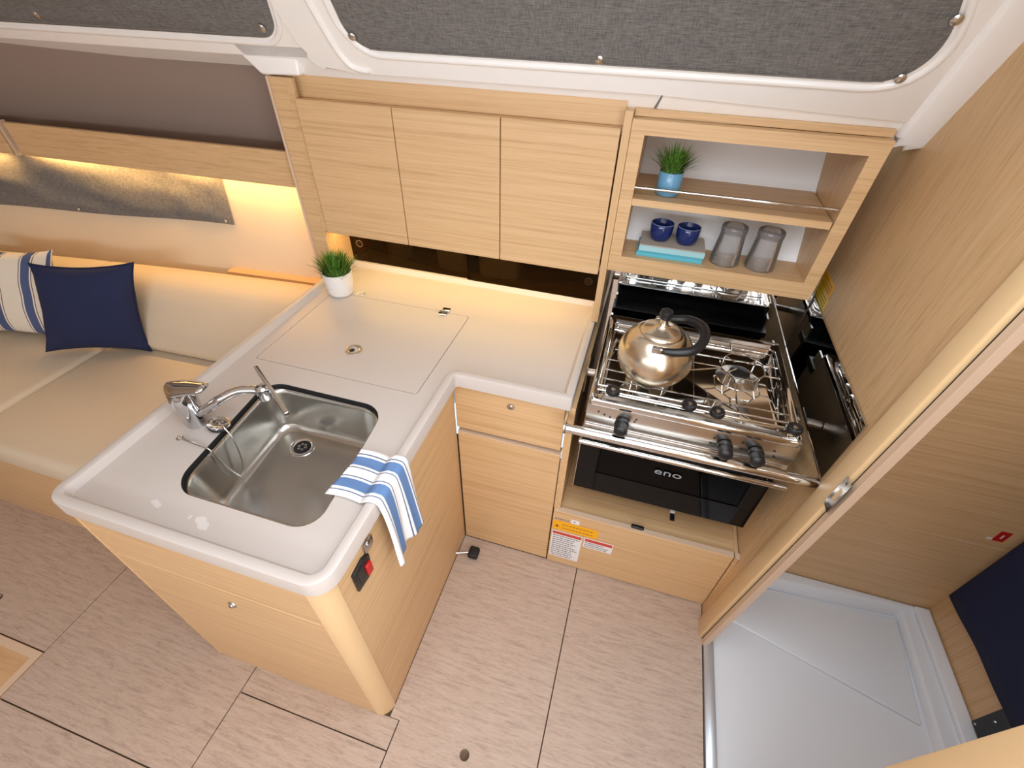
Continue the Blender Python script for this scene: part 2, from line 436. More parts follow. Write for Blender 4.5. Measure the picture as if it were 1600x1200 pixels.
mk('corner_moulding', slab([(0.985, vz(1.56))] + arc(1.02, vz(1.552), 0.02, 200, 270, 5) + [(1.08, vz(1.535)), (1.08, vz(2.0)), (0.985, vz(2.0))], -0.05, 0.046, 0.018, 4), gel, cr, True)
# right window panel, proud of the left one, rounded lower left corner
mk('window_panel', slab([(-0.60, vz(2.0)), (-0.548, vz(1.674))] + arc(-0.495, vz(1.659), 0.055, 190, 262, 8) + [(-0.42, vz(1.610)), (0.43, vz(1.612)), (1.0, vz(1.594)), (1.08, vz(1.594)), (1.08, vz(2.0))], -0.05, 0.038, 0.008, 4), gel, cr, True)
mk('window_panel', slab([(-3.6, vz(2.0)), (-3.6, vz(1.622)), (-0.78, vz(1.628)), (-0.50, vz(1.626)), (-0.50, vz(2.0))], -0.05, 0.026, 0.008, 3), gel, cr, True)
mk('ridge_bead', tube(smoothpath([S(-0.47, vz(1.98), 0.039), S(-0.445, vz(1.714), 0.039), S(-0.425, vz(1.638), 0.039), S(-0.39, vz(1.620), 0.039), S(-0.36, vz(1.619), 0.037)], 8), 0.008, 10), gel, cr, True)
mk('soffit', hull_strip(-3.6, -0.765, 20, [(0.418, 1.616), (0.490, 1.576), (0.52, 1.60), (0.44, 1.63)], 0.1), beige, cr)
mk('corner_bracket', bevelled(hexa([(-0.735, 0.40, 1.568), (-0.60, 0.40, 1.572), (-0.60, 0.52, 1.572), (-0.735, 0.52, 1.568), (-0.80, 0.405, 1.618), (-0.60, 0.405, 1.618), (-0.60, 0.52, 1.618), (-0.80, 0.52, 1.618)]), 0.008, 3), gel, cr, True)
ceil = empty('ceiling', (0, -1, 1.99)); tag(ceil, kind='structure')
for (a, b_, c, d) in ((-3.6, -0.12, -3.2, -1.25), (-3.6, -0.12, -1.25, 0.3),
                      (-0.12, 1.02, -3.2, -1.25), (-0.12, 1.02, -0.25, 0.3), (-0.12, 0.05, -1.25, -0.25), (1.02, 2.0, -3.2, -0.42), (1.02, 1.18, -0.42, 0.3), (1.58, 2.0, -0.42, 0.3), (1.18, 1.58, 0.0, 0.3)):
    mk('deckhead_panel', box(a, b_, c, d, 1.985, 2.01), gel, ceil)
for (a, b_, c, d) in ((0.05, 0.99, -1.25, -0.25), (1.18, 1.58, -0.42, 0.0)):
    mk('hatch_coaming', plate([(a - 0.03, c - 0.03), (b_ + 0.03, c - 0.03), (b_ + 0.03, d + 0.03), (a - 0.03, d + 0.03)], [[(a, c), (b_, c), (b_, d), (a, d)]], 1.97, 1.985), gel, ceil)
# ---- the opposite side of the cabin, behind the photographer
struct('wall_port', join(box(-3.6, 2.0, -3.23, -3.2, -0.05, 1.595), box(-3.6, -1.405, -3.23, -3.2, 1.595, 2.0), box(1.205, 2.0, -3.23, -3.2, 1.595, 2.0), box(-1.405, 1.205, -3.23, -3.2, 1.885, 2.0)), white)
struct('wall_forward', box(-3.63, -3.6, -3.2, 0.75, -0.05, 2.0), bulk)

struct('wall_back', box(-0.73, 1.10, 0.80, 0.82, -0.05, 2.0), hullm)
# ---- head compartment seen through the doorway
struct('wall_head_back', hexa([(0.990, 0.212, -0.05), (1.84, 0.212, -0.05), (1.84, 0.24, -0.05), (0.990, 0.24, -0.05), (bx(2.0) + 0.008, 0.212, 2.0), (1.84, 0.212, 2.0), (1.84, 0.24, 2.0), (bx(2.0) + 0.008, 0.24, 2.0)]), headw)
struct('wall_head_side', box(1.80, 1.83, -0.80, 0.212, -0.05, 2.0), headw_y)
struct('wall_head_near', box(1.03, 1.83, -0.83, -0.80, -0.05, 2.0), headw)

# ================================================================ GALLEY: sink peninsula
sc_ = empty('sink_cabinet', (-0.32, -0.3, 0), 'oak peninsula cabinet with rounded corner post carrying the steel sink', 'cabinet')
mk('front_panel', box(-0.645, -0.042, -0.684, -0.666, 0.0, 0.691, 0.002), low_x, sc_)
mk('top_panel', box(-0.645, -0.042, -0.684, -0.666, 0.697, 0.870, 0.002), low_x, sc_)
mk('seam_strip', box(-0.640, -0.042, -0.682, -0.668, 0.690, 0.698), edge, sc_)
mk('edge_strip', box(-0.653, -0.6455, -0.686, -0.664, 0.0, 0.870, 0.002), low_y, sc_)
mk('side_panel', box(-0.651, -0.634, -0.663, 0.50, 0.0, 0.870), low_y, sc_)
mk('side_panel', box(-0.018, 0.0, -0.642, 0.0, 0.0, 0.870, 0.001), low_y, sc_)
mk('corner_post', prism([(-0.041, -0.643)] + [(-0.041 + 0.043 * math.cos(a), -0.643 + 0.043 * math.sin(a)) for a in [math.radians(-90 + 9 * k) for k in range(11)]], 'z', 0.0, 0.870), postm, sc_, True)
def button(cx, y, cz, parent):
    """chrome push-button latch on a front facing -y"""
    o = mk('push_button_latch', lathe([(0.0, -0.007), (0.006, -0.007), (0.007, -0.004), (0.0085, -0.003), (0.0115, -0.003), (0.0125, -0.0005), (0.0125, 0.0)], (cx, y, cz), 24, 'y', capb=False), chrome, parent, True)
    mk('button_slot', box(cx - 0.0045, cx + 0.0045, y - 0.0078, y - 0.0068, cz - 0.0008, cz + 0.0008), blackp, o)
    return o
button(-0.326, -0.684, 0.612, sc_)
# isolator switch on the aisle side
isw = empty('isolator_switch', (0.0, -0.565, 0.76), 'black recessed isolator switch with red rocker on peninsula side', 'switch')
def side_poly(poly, x0, x1, bev=0.0):
    vf = prism(poly, 'x', x0, x1); return bevelled(vf, bev) if bev else vf
mk('housing', side_poly([(-0.604, 0.800), (-0.562, 0.806), (-0.540, 0.792), (-0.545, 0.742), (-0.562, 0.722), (-0.604, 0.728)], 0.0, 0.008, 0.002), blackp, isw, True)
mk('recess', box(0.008, 0.0088, -0.592, -0.570, 0.742, 0.792), blackp, isw)
mk('rocker', box(0.006, 0.0155, -0.567, -0.548, 0.738, 0.778, 0.003), red, isw, True)
mk('lock_plate', side_poly([(-0.548, 0.835), (-0.530, 0.842), (-0.512, 0.828), (-0.512, 0.800), (-0.530, 0.794), (-0.548, 0.800)], 0.0, 0.006, 0.0015), chrome, isw, True)
mk('lock_barrel', lathe([(0.009, 0.006), (0.009, 0.010), (0.006, 0.011), (0.0, 0.011)], (0.0, -0.530, 0.817), 20, 'x', capb=False), chrome, isw, True)
# foot pump pedal
fp = empty('foot_pump', (0.03, -0.09, 0.0), 'foot pump lever with black rubber pedal poking out beside the door', 'foot pump')
mk('lever_rod', tube([(0.001, -0.105, 0.030), (0.055, -0.082, 0.026)], 0.005, 12), brushed, fp, True)
mk('rubber_pedal', bevelled(box(0.048, 0.090, -0.103, -0.055, 0.012, 0.038), 0.008, 3), rubber, fp, True)

# ---- base cabinet with drawer and door
bc = empty('drawer_cabinet', (0.18, 0.25, 0), 'oak base cabinet with lockable drawer above a plain door', 'cabinet')
dr = mk('drawer_front', box(0.004, 0.354, -0.002, 0.016, 0.676, 0.868, 0.002), low_x, bc)
button(0.188, -0.002, 0.822, dr)
dd = mk('door', box(0.006, 0.357, -0.004, 0.014, 0.008, 0.655, 0.002), low_x, bc)
mk('door_top_edge', box(0.006, 0.357, -0.003, 0.030, 0.6545, 0.658), edge, dd)
mk('side_panel', prism([(0.0125, 0.0), (0.0125, 0.366), (0.0, 0.366), (0.0, 0.870), (0.545, 0.870), (0.545, 0.0)], 'x', 0.360, 0.383), low_y, bc)
# ---- worktop
CORN = [(-0.683, -0.693, 0.045, 1), (0.020, -0.693, 0.052, 1), (0.020, -0.020, 0.010, -1), (0.371, -0.020, 0.008, 1), (0.371, 0.550, 0.004, 1), (-0.683, 0.550, 0.004, 1)]
def outline(d, n=7):
    P = []; k = len(CORN)
    for i, (x, y, r_, s) in enumerate(CORN):
        p, a, b_ = Vector((x, y)), Vector(CORN[i - 1][:2]), Vector(CORN[(i + 1) % k][:2])
        e0, e1 = (a - p).normalized(), (b_ - p).normalized()
        cc = p + (e0 + e1) * r_      # centre of the corner arc
        rr = max(r_ - d, 0.0006) if s > 0 else r_ + d
        if s > 0 and r_ - d < 0.0006: cc = p + (e0 + e1) * (d + 0.0006)
        for j in range(n + 1):
            t = j / n * PI / 2
            q = cc - (e1 * math.cos(t) + e0 * math.sin(t)) * rr
            P.append((q.x, q.y))
    return P
wt = empty('worktop', (-0.3, 0, 0.87), 'pale L-shaped galley worktop with raised fiddle edge and inset lid', 'worktop')
LOOPS = [(0.004, 0.8705), (0.0, 0.8745), (0.0, 0.9165), (0.001, 0.9192), (0.0035, 0.9205), (0.0205, 0.9205), (0.0225, 0.9195), (0.0305, 0.9035), (0.033, 0.902)]
V, F = [], []
for d, z in LOOPS: V += [(x, y, z) for x, y in outline(d)]
n = len(outline(0))
for i in range(len(LOOPS) - 1):
    for k in range(n): F.append((i * n + k, i * n + (k + 1) % n, (i + 1) * n + (k + 1) % n, (i + 1) * n + k))
SK = (-0.288, -0.388)
sinkhole = rrect(SK[0], SK[1], 0.190, 0.195, 0.062, 8, 0.10)[::-1]
lidhole = rrect((-0.604 - 0.061) / 2, (0.311 - 0.117) / 2, 0.2722, 0.2147, 0.008, 4)[::-1]
top = plate(outline(0.033), [sinkhole, lidhole], 0.874, 0.902)
under = plate(outline(0.004), [sinkhole], 0.8705, 0.873, wall=False)
mk('slab', join((V, F), top, under), counter, wt, True, angle=28)
lid = mk('locker_lid', plate(rrect((-0.604 - 0.061) / 2, (0.311 - 0.117) / 2, 0.2700, 0.2125, 0.007, 4), [], 0.876, 0.902), counter, wt)
mk('lift_ring', lathe([(0.026, 0.0), (0.0255, 0.0022), (0.020, 0.0030), (0.017, 0.0018), (0.0165, -0.001), (0.0, -0.001)], (-0.340, 0.013, 0.902), 32, capb=False), brushed, lid, True)
mk('lift_button', lathe([(0.0085, -0.001), (0.0085, 0.0015), (0.006, 0.0025), (0.0, 0.0025)], (-0.345, 0.010, 0.902), 20, capb=False), blackp, lid, True)
hg = mk('hinge', join(box(-0.168, -0.140, 0.318, 0.336, 0.9021, 0.9055, 0.001), box(-0.172, -0.142, 0.286, 0.306, 0.9021, 0.9055, 0.001)), chrome, wt, True)
mk('hinge_knuckle', tube([(-0.172, 0.312, 0.905), (-0.138, 0.312, 0.905)], 0.0045, 12), chrome, hg, True)
mk('hinge_hook', tube(smoothpath([(-0.513, 0.318, 0.903), (-0.505, 0.336, 0.9035), (-0.49, 0.338, 0.9035), (-0.485, 0.324, 0.903), (-0.50, 0.316, 0.903)], 5), 0.0012, 6), brushed, wt, True)
# lime stains wiped on the front of the top
def blob(cx, cy, r0, seed):
    random.seed(seed); P = []
    for k in range(40):
        a = 2 * PI * k / 40; rr = r0 * (0.6 + 0.25 * math.sin(a * 2 + seed) + 0.3 * random.random()); P.append((cx + rr * 1.2 * math.cos(a), cy + rr * 0.8 * math.sin(a)))
    return plate(P, [], 0.9018, 0.9022, wall=False)
stain = plain('lime_stain', srgb(218, 212, 209), 0.7)
mk('lime_stain', join(blob(-0.318, -0.632, 0.020, 3), blob(-0.355, -0.628, 0.006, 5)), stain, wt)
mk('lime_stain', blob(-0.452, -0.622, 0.014, 9), stain, wt)

# ---- sink
sk = empty('sink', (SK[0], SK[1], 0.75), 'square stainless steel sink bowl let into the worktop', 'sink')
def bowl(loops, seg=8):
    V, F = [], []; k0 = None
    for hw, hl, r_, z in loops:
        P = rrect(SK[0], SK[1], hw, hl, r_, seg, 0.10); k0 = len(P); V += [(x, y, z) for x, y in P]
    for i in range(len(loops) - 1):
        for k in range(k0): F.append((i * k0 + k, (i + 1) * k0 + k, (i + 1) * k0 + (k + 1) % k0, i * k0 + (k + 1) % k0))
    return V, F, k0
bl = [(0.1870, 0.1920, 0.061, 0.8895), (0.1815, 0.1865, 0.058, 0.8905), (0.179, 0.184, 0.056, 0.887), (0.176, 0.181, 0.055, 0.875)]
for k in range(7):
    a = k / 6 * PI / 2; bl.append((0.165 - 0.022 * (1 - math.cos(a)), 0.170 - 0.022 * (1 - math.cos(a)), 0.055, 0.782 - 0.026 * math.sin(a)))
V, F, k0 = bowl(bl)
F.append(tuple(range(len(V) - k0, len(V))))
mk('bowl', (V, F), sinkst, sk, True, angle=60)
V, F, k0 = bowl([(0.1895, 0.1945, 0.0615, 0.9015), (0.1895, 0.1945, 0.0615, 0.889), (0.1805, 0.1855, 0.058, 0.889)])
mk('black_seal', (V, F), rubber, sk, True)
dx, dy, dz = -0.362, -0.287, 0.756
dn = mk('drain', lathe([(0.036, 0.0), (0.036, 0.0025), (0.031, 0.003), (0.026, 0.001), (0.024, 0.0004)], (dx, dy, dz), 32, capb=False, capt=False), steel, sk, True)
mk('strainer', lathe([(0.0245, 0.0012), (0.018, 0.0009), (0.0, 0.0009)], (dx, dy, dz), 32, capb=False), blacko, dn, True)
mk('strainer_petals', join(*[lathe([(0.0042, 0.001), (0.0042, 0.0022), (0.0, 0.0024)], (dx + 0.0105 * math.cos(k * PI / 3), dy + 0.0105 * math.sin(k * PI / 3), dz), 10, capb=False) for k in range(6)]), chrome, dn, True)

# ---- faucet
fx, fy = -0.557, -0.393
fa = empty('faucet', (fx, fy, 0.902), 'chrome mixer tap with lever handle and swung spout beside the sink', 'faucet')
mk('body', lathe([(0.025, 0.0), (0.025, 0.004), (0.0245, 0.008), (0.0255, 0.030), (0.028, 0.055), (0.031, 0.080), (0.032, 0.098), (0.029, 0.112)], (fx, fy, 0.902), 32), chrome, fa, True)
def lever(i, j):
    t = i; a = j * 2 * PI
    x = fx - 0.036 + 0.130 * t
    wd = 0.032 * math.sqrt(max(0.0, 1 - (2 * min(t, 0.42) / 0.84 - 1) ** 2)) if t < 0.42 else 0.032 - 0.014 * (t - 0.42) / 0.58
    th = max(0.0005, 0.019 - 0.011 * t) * (1 if 0.02 < t < 0.985 else 0.2)
    if t >= 0.985: wd *= 0.5
    return (x, fy + wd * math.cos(a), 1.012 + 0.036 * t + th * math.sin(a))
vf = grid(lever, 24, 16); mk('lever', (vf[0], vf[1]), chrome, fa, True, angle=70)
sp = smoothpath([(-0.545, -0.388, 0.935), (-0.505, -0.383, 0.962), (-0.465, -0.372, 0.992), (-0.435, -0.345, 1.005), (-0.405, -0.326, 1.003), (-0.380, -0.318, 0.998)], 6)
spo = mk('spout', tube(sp, [0.0130 - 0.002 * i / len(sp) for i in range(len(sp))], 16), chrome, fa, True)
mk('outlet', lathe([(0.0, 0.026), (0.012, 0.025), (0.0165, 0.020), (0.0165, -0.012), (0.014, -0.016), (0.013, -0.010), (0.0, -0.008)], (-0.378, -0.318, 0.990), 24, capb=False, capt=False), chrome, spo, True)
a, b_ = Vector((-0.436, -0.262, 1.012)), Vector((-0.284, -0.356, 0.980)); dv = (b_ - a).normalized(); sd = dv.cross(Vector((0, 0, 1))).normalized() * 0.0055; up = Vector((0, 0, 0.013))
mk('swivel_blade', bevelled(hexa([a - sd - up, b_ - sd - up * .5, b_ + sd - up * .5, a + sd - up, a - sd + up, b_ - sd + up * .5, b_ + sd + up * .5, a + sd + up]), 0.0022, 3), chrome, spo, True)
mk('indicator_mark', box(fx + 0.018, fx + 0.020, fy - 0.0165, fy - 0.0135, 0.936, 0.948), blackp, fa)
# plug on its ball chain
pg = empty('sink_plug', (-0.490, -0.388, 0.902), 'round steel sink plug lying by the tap on its ball chain', 'sink plug')
rot = Matrix.Rotation(math.radians(10), 4, 'Y') @ Matrix.Rotation(math.radians(-8), 4, 'X')
def tilt(x, y, z):
    p = rot @ (Vector((x, y, z)) - Vector((-0.490, -0.388, 0.91))) + Vector((-0.490, -0.388, 0.912)); return tuple(p)
mk('rubber_seal', xf(lathe([(0.022, -0.007), (0.027, -0.005), (0.028, 0.0), (0.026, 0.002)], (-0.490, -0.388, 0.91), 28), tilt), rubber, pg, True)
mk('steel_cap', xf(lathe([(0.027, 0.0021), (0.0265, 0.005), (0.020, 0.008), (0.017, 0.006), (0.008, 0.0065), (0.0, 0.009)], (-0.490, -0.388, 0.91), 28, capb=False), tilt), chrome, pg, True)
chain = smoothpath([(-0.476, -0.392, 0.921), (-0.462, -0.398, 0.915), (-0.446, -0.402, 0.885), (-0.437, -0.412, 0.835), (-0.433, -0.425, 0.795), (-0.432, -0.437, 0.783), (-0.434, -0.447, 0.80), (-0.444, -0.457, 0.85), (-0.458, -0.460, 0.900), (-0.474, -0.459, 0.9055), (-0.52, -0.455, 0.9045), (-0.552, -0.452, 0.9045)], 40)
dens = [chain[0]]
for p in chain:
    if (p - dens[-1]).length > 0.0024: dens.append(p)
mk('ball_chain', tube(dens, [0.0030 if i % 2 else 0.0016 for i in range(len(dens))], 6), brushed, pg, True, angle=80)
mk('chain_anchor', lathe([(0.0085, 0.0), (0.0085, 0.0015), (0.004, 0.003), (0.003, 0.008), (0.0, 0.009)], (-0.557, -0.452, 0.902), 16, capb=False), chrome, pg, True)

# ---- tea towel over the fiddle
def towel_fn(u, v):
    path = [(-0.110, 0.9055), (-0.02, 0.9065), (-0.012, 0.914), (0.000, 0.9238), (0.022, 0.9235), (0.0275, 0.914), (0.030, 0.88), (0.033, 0.78), (0.036, 0.678)]
    L = [0]
    for i in range(1, len(path)): L.append(L[-1] + math.dist(path[i], path[i - 1]))
    s = u * L[-1]; i = max(k for k in range(len(L)) if L[k] <= s + 1e-9); i = min(i, len(path) - 2)
    t = (s - L[i]) / (L[i + 1] - L[i]); x = path[i][0] + t * (path[i + 1][0] - path[i][0]); z = path[i][1] + t * (path[i + 1][1] - path[i][1])
    y = -0.488 + 0.140 * v
    h = max(0, 0.91 - z) / 0.25
    x += h * (0.010 * math.sin(v * 9 + 1.0) + 0.004 * math.sin(v * 23)) + 0.006 * h
    if z > 0.9 and x < 0: z += 0.0025 * abs(math.sin(v * 8 + u * 3)); y += 0.004 * math.sin(u * 14)
    y += 0.010 * h * math.sin(2 + 3 * h) * (1 - v) - 0.002
    if u < 0.02: x += 0.02 * v
    return (x, y, z)
vf = grid(towel_fn, 60, 28)
tw = mk('tea_towel', (vf[0], vf[1]), towelm, None, True, uv=vf[2], angle=80)
tag(tw, 'blue and white striped tea towel hanging over the worktop edge', 'towel')
md = tw.modifiers.new('cloth_thickness', 'SOLIDIFY'); md.thickness = 0.0022; md.offset = 1.0

# ---- plants
def grass(name, parent, c, z, n, R, hgt, spread, seed, wd=0.0022):
    random.seed(seed); V, F = [], []
    for i in range(n):
        a = random.random() * 2 * PI; rr = R * math.sqrt(random.random()) * 0.9
        lean = spread * (rr / R) ** 1.0 * (0.5 + 0.7 * random.random()) + 0.008 * random.random()
        h = hgt * (0.65 + 0.45 * random.random()) * (1 - 0.40 * (rr / R) ** 2)
        p0 = Vector((c[0] + rr * math.cos(a), c[1] + rr * math.sin(a), z)); d = Vector((math.cos(a), math.sin(a), 0)); s = Vector((-d.y, d.x, 0))
        o = len(V); ww = wd * (0.7 + 0.6 * random.random())
        for k in range(5):
            t = k / 4; p = p0 + d * lean * t ** 1.6 + Vector((0, 0, h * (t - 0.25 * t * t * lean / max(h, .01))))
            q = s * ww * (1 - t) ** 0.7 * (1 if k else 0.8)
            V += [tuple(p - q), tuple(p + q)]
        for k in range(4): F.append((o + 2 * k, o + 2 * k + 1, o + 2 * k + 3, o + 2 * k + 2))
    o = mk(name, (V, F), grassm, parent, False, fixn=False); o['kind'] = 'stuff'; return o
p1 = empty('potted_grass', (-0.573, 0.315, 0.902), 'small grass plant in a white textured pot on the worktop', 'potted plant')
mk('pot', lathe([(0.038, 0.0), (0.044, 0.003), (0.047, 0.012), (0.052, 0.070), (0.053, 0.088), (0.0505, 0.089), (0.048, 0.080), (0.046, 0.076)], (-0.573, 0.315, 0.9022), 36, capt=False), whitepot, p1, True, angle=50)
mk('soil', lathe([(0.0465, 0.076), (0.02, 0.079), (0.0, 0.080)], (-0.573, 0.315, 0.9022), 24, capb=False), soil, p1, True)
grass('grass', p1, (-0.573, 0.315), 0.974, 620, 0.047, 0.098, 0.055, 11)

# ================================================================ upper cabinet above the worktop
uc = empty('upper_cabinet', (-0.15, 0.5, 0.921), 'oak wall cabinet with three flush doors above the worktop', 'cabinet')
mk('side_panel', box(-0.712, -0.652, 0.400, 0.76, 0.9212, 1.566, 0.0015), oak_x, uc)
mk('side_panel_edge', box(-0.722, -0.7125, 0.398, 0.76, 0.86, 1.566, 0.001), edge, uc)
mk('stile', box(-0.6515, -0.627, 0.396, 0.408, 1.100, 1.566), oak_x, uc)
mk('partition', box(0.358, 0.3795, 0.389, 0.60, 0.9212, 1.556, 0.0015), oak_z, uc)
mk('carcass', join(box(-0.6515, 0.3575, 0.409, 0.755, 1.101, 1.117), box(-0.6515, 0.3575, 0.409, 0.755, 1.497, 1.512)), oak_x, uc)
for (a, b_) in ((-0.624, -0.3055), (-0.3025, 0.0255), (0.0285, 0.354)):
    mk('door', box(a, b_, 0.383, 0.4015, 1.1005, 1.516, 0.0015), oak_x, uc)
mk('top_rail', box(-0.6515, 0.3575, 0.430, 0.46, 1.513, 1.574, 0.001), oak_x, uc)
mk('top_ledge', box(-0.6515, 0.3575, 0.403, 0.4295, 1.505, 1.513), oak_x, uc)
mk('locker_floor', box(-0.6515, 0.3575, 0.552, 0.76, 0.895, 0.921), oak_x, uc)
mk('locker_back', box(-0.722, 0.379, 0.762, 0.78, 0.86, 1.56), oak_x, uc)
# smoked sliding doors in the gap
for (a, b_, y, lab, hx_) in ((-0.650, -0.140, 0.538, 'smoked brown sliding door running behind the grass plant', -0.61), (-0.150, 0.356, 0.529, 'smoked brown sliding door beside the cooker partition', 0.315)):
    s_ = empty('sliding_door', ((a + b_) / 2, y, 0.9206), lab, 'sliding door')
    mk('smoked_pane', plate([(a, 0.9208), (b_, 0.9208), (b_, 1.0995), (a, 1.0995)], [[(hx_ + 0.012 * math.cos(2 * PI * k / 20), 0.996 + 0.012 * math.sin(2 * PI * k / 20)) for k in range(20)]], 0, 1), smoked, s_)
    o = s_.children[0]
    for v in o.data.vertices: v.co = Vector((v.co.x, 0, v.co.y))
    hw_, me = (b_ - a) / 2, o.data
    for v in me.vertices: v.co.z += 0.0
    o.location = (0, 0, 0)
    zc = (0.9208 + 1.0995) / 2
    for v in me.vertices: v.co.z += zc - 0.9206
    mk('finger_hole', lathe([(0.0125, -0.002), (0.0145, -0.002), (0.0145, 0.002), (0.0125, 0.002)], (hx_, y, 0.996), 24, 'y', False, False), brushed if a < -0.5 else blackp, s_, True)
# things in the locker behind the smoked doors
jar = empty('storage_jar', (-0.49, 0.640, 0.921), 'round cream jar behind the smoked door', 'jar')
mk('jar_body', lathe([(0.042, 0.0), (0.050, 0.008), (0.055, 0.05), (0.055, 0.095)], (-0.49, 0.640, 0.9212), 28), st_white, jar, True)
mk('jar_lid', lathe([(0.057, 0.0952), (0.057, 0.108), (0.05, 0.112), (0.0, 0.113)], (-0.49, 0.640, 0.9212), 28, capb=False), pages, jar, True)
for (x0, x1, nm) in ((-0.30, -0.165, 'white storage bin near the round jar behind the smoked doors'), (-0.125, 0.045, 'wide white storage bin at the meeting of the smoked doors')):
    bn = empty('storage_bin', ((x0 + x1) / 2, 0.63, 0.921), nm, 'storage bin')
    xm = (x0 + x1) / 2; ym = 0.63; hx_ = (x1 - x0) / 2
    V, F = [], []; LP = [(0.86, 0.0), (0.92, 0.004), (1.0, 0.135), (1.05, 0.135), (1.05, 0.142), (0.97, 0.142), (0.88, 0.008)]
    for sfac, z in LP: V += [(x, y, 0.9212 + z) for x, y in rrect(xm, ym, hx_ * sfac, 0.062 * sfac, 0.02 * sfac, 4)]
    k0 = 20
    for i in range(len(LP) - 1):
        for k in range(k0): F.append((i * k0 + k, i * k0 + (k + 1) % k0, (i + 1) * k0 + (k + 1) % k0, (i + 1) * k0 + k))
    F.append(tuple(range(k0))[::-1]); F.append(tuple(range((len(LP) - 1) * k0, len(LP) * k0)))
    mk('tub', (V, F), st_white, bn, True)
    mk('grip', box(xm - 0.025, xm + 0.025, ym - 0.067, ym - 0.063, 1.02, 1.035, 0.002), greyc, bn, True)

# ================================================================ open shelf unit above the cooker
su = empty('shelf_unit', (0.675, 0.45, 1.122), 'open two-tier oak shelf box with white back above the cooker', 'shelf')
mk('frame_side', box(0.3805, 0.4165, 0.386, 0.404, 1.172, 1.505, 0.001), oak_x, su)
mk('frame_side', hexa([(0.929, 0.386, 1.172), (0.964, 0.386, 1.172), (0.964, 0.404, 1.172), (0.929, 0.404, 1.172), (0.936, 0.386, 1.505), (0.973, 0.386, 1.505), (0.973, 0.404, 1.505), (0.936, 0.404, 1.505)]), oak_x, su)
mk('frame_rail', hexa([(0.3805, 0.386, 1.122), (0.962, 0.386, 1.122), (0.962, 0.404, 1.122), (0.3805, 0.404, 1.122), (0.3805, 0.386, 1.172), (0.964, 0.386, 1.172), (0.964, 0.404, 1.172), (0.3805, 0.404, 1.172)]), oak_x, su)
mk('frame_rail', hexa([(0.3805, 0.386, 1.505), (0.973, 0.386, 1.505), (0.973, 0.404, 1.505), (0.3805, 0.404, 1.505), (0.3805, 0.386, 1.540), (0.975, 0.386, 1.540), (0.975, 0.404, 1.540), (0.3805, 0.404, 1.540)]), oak_x, su)
mk('top_fillet', box(0.3805, 0.975, 0.4045, 0.4200, 1.530, 1.5395), oak_x, su)
mk('cornice', box(0.3805, 0.978, 0.420, 0.450, 1.5405, 1.558, 0.001), oak_x, su)
shb, shy = oak_x, oak_z
mk('bottom_board', box(0.4, 0.95, 0.4045, 0.53, 1.152, 1.172), shb, su)
mk('middle_shelf', box(0.4170, 0.9285, 0.387, 0.66, 1.326, 1.345), oak_x, su)
mk('top_board', box(0.4, 0.955, 0.4045, 0.78, 1.506, 1.522), shb, su)
mk('inner_side', box(0.3990, 0.4165, 0.4045, 0.78, 1.1725, 1.5055), shy, su)
mk('inner_side', hexa([(0.929, 0.4045, 1.1725), (0.945, 0.4045, 1.1725), (0.945, 0.78, 1.1725), (0.929, 0.78, 1.1725), (0.936, 0.4045, 1.5055), (0.952, 0.4045, 1.5055), (0.952, 0.78, 1.5055), (0.936, 0.78, 1.5055)]), shy, su)
bk = mk('back_panel', hexa([(0.417, 0.520, 1.1725), (0.929, 0.520, 1.1725), (0.929, 0.535, 1.1725), (0.417, 0.535, 1.1725), (0.417, 0.745, 1.5055), (0.936, 0.745, 1.5055), (0.936, 0.760, 1.5055), (0.417, 0.760, 1.5055)]), white, su)
for xx in (0.612, 0.624):
    mk('screw_cap', lathe([(0.0028, 0.0), (0.0028, 0.0012), (0.0, 0.0012)], (xx, 0.6965, 1.432), 10, 'y', capb=False), plain('brown_screw_cap', srgb(96, 72, 54), 0.5) if 'brown_screw_cap' not in MATS else MATS['brown_screw_cap'], bk)  # flat brown discs painted in for the dark of two screw holes
mk('shelf_rail', tube([(0.4168, 0.402, 1.371), (0.932, 0.402, 1.373)], 0.0042, 12), steel, su, True)
# plant in blue pot
p2 = empty('potted_grass', (0.507, 0.455, 1.345), 'small grass plant in a sky blue glazed pot on the upper shelf', 'potted plant')
mk('pot', lathe([(0.026, 0.0), (0.031, 0.003), (0.0325, 0.010), (0.0335, 0.062), (0.032, 0.064), (0.0305, 0.060)], (0.507, 0.455, 1.3452), 32, capt=False), bluepot, p2, True, angle=50)
mk('soil', lathe([(0.0305, 0.058), (0.0, 0.061)], (0.507, 0.455, 1.3452), 20, capb=False), soil, p2)
grass('grass', p2, (0.507, 0.455), 1.401, 420, 0.029, 0.088, 0.062, 21, 0.0019)
# books
def book(name, x0, x1, y0, y1, z0, z1, cover, lab, ang):
    e = empty(name, ((x0 + x1) / 2, (y0 + y1) / 2, z0), lab, 'book')
    cx, cy = (x0 + x1) / 2, (y0 + y1) / 2; ca, sa = math.cos(ang), math.sin(ang)
    f = lambda x, y, z: (cx + (x - cx) * ca - (y - cy) * sa, cy + (x - cx) * sa + (y - cy) * ca, z)
    mk('cover', xf(box(x0, x1, y0, y1, z1 - 0.003, z1, 0.0006), f), cover[1], e)
    mk('cover', xf(box(x0, x1, y0, y1, z0, z0 + 0.003, 0.0006), f), cover[0], e)
    mk('spine', xf(box(x0, x1, y0 - 0.001, y0 + 0.003, z0 + 0.0031, z1 - 0.0031), f), cover[2], e)
    mk('pages', xf(box(x0 + 0.003, x1 - 0.003, y0 + 0.0031, y1 - 0.003, z0 + 0.0031, z1 - 0.0031), f), pages, e)
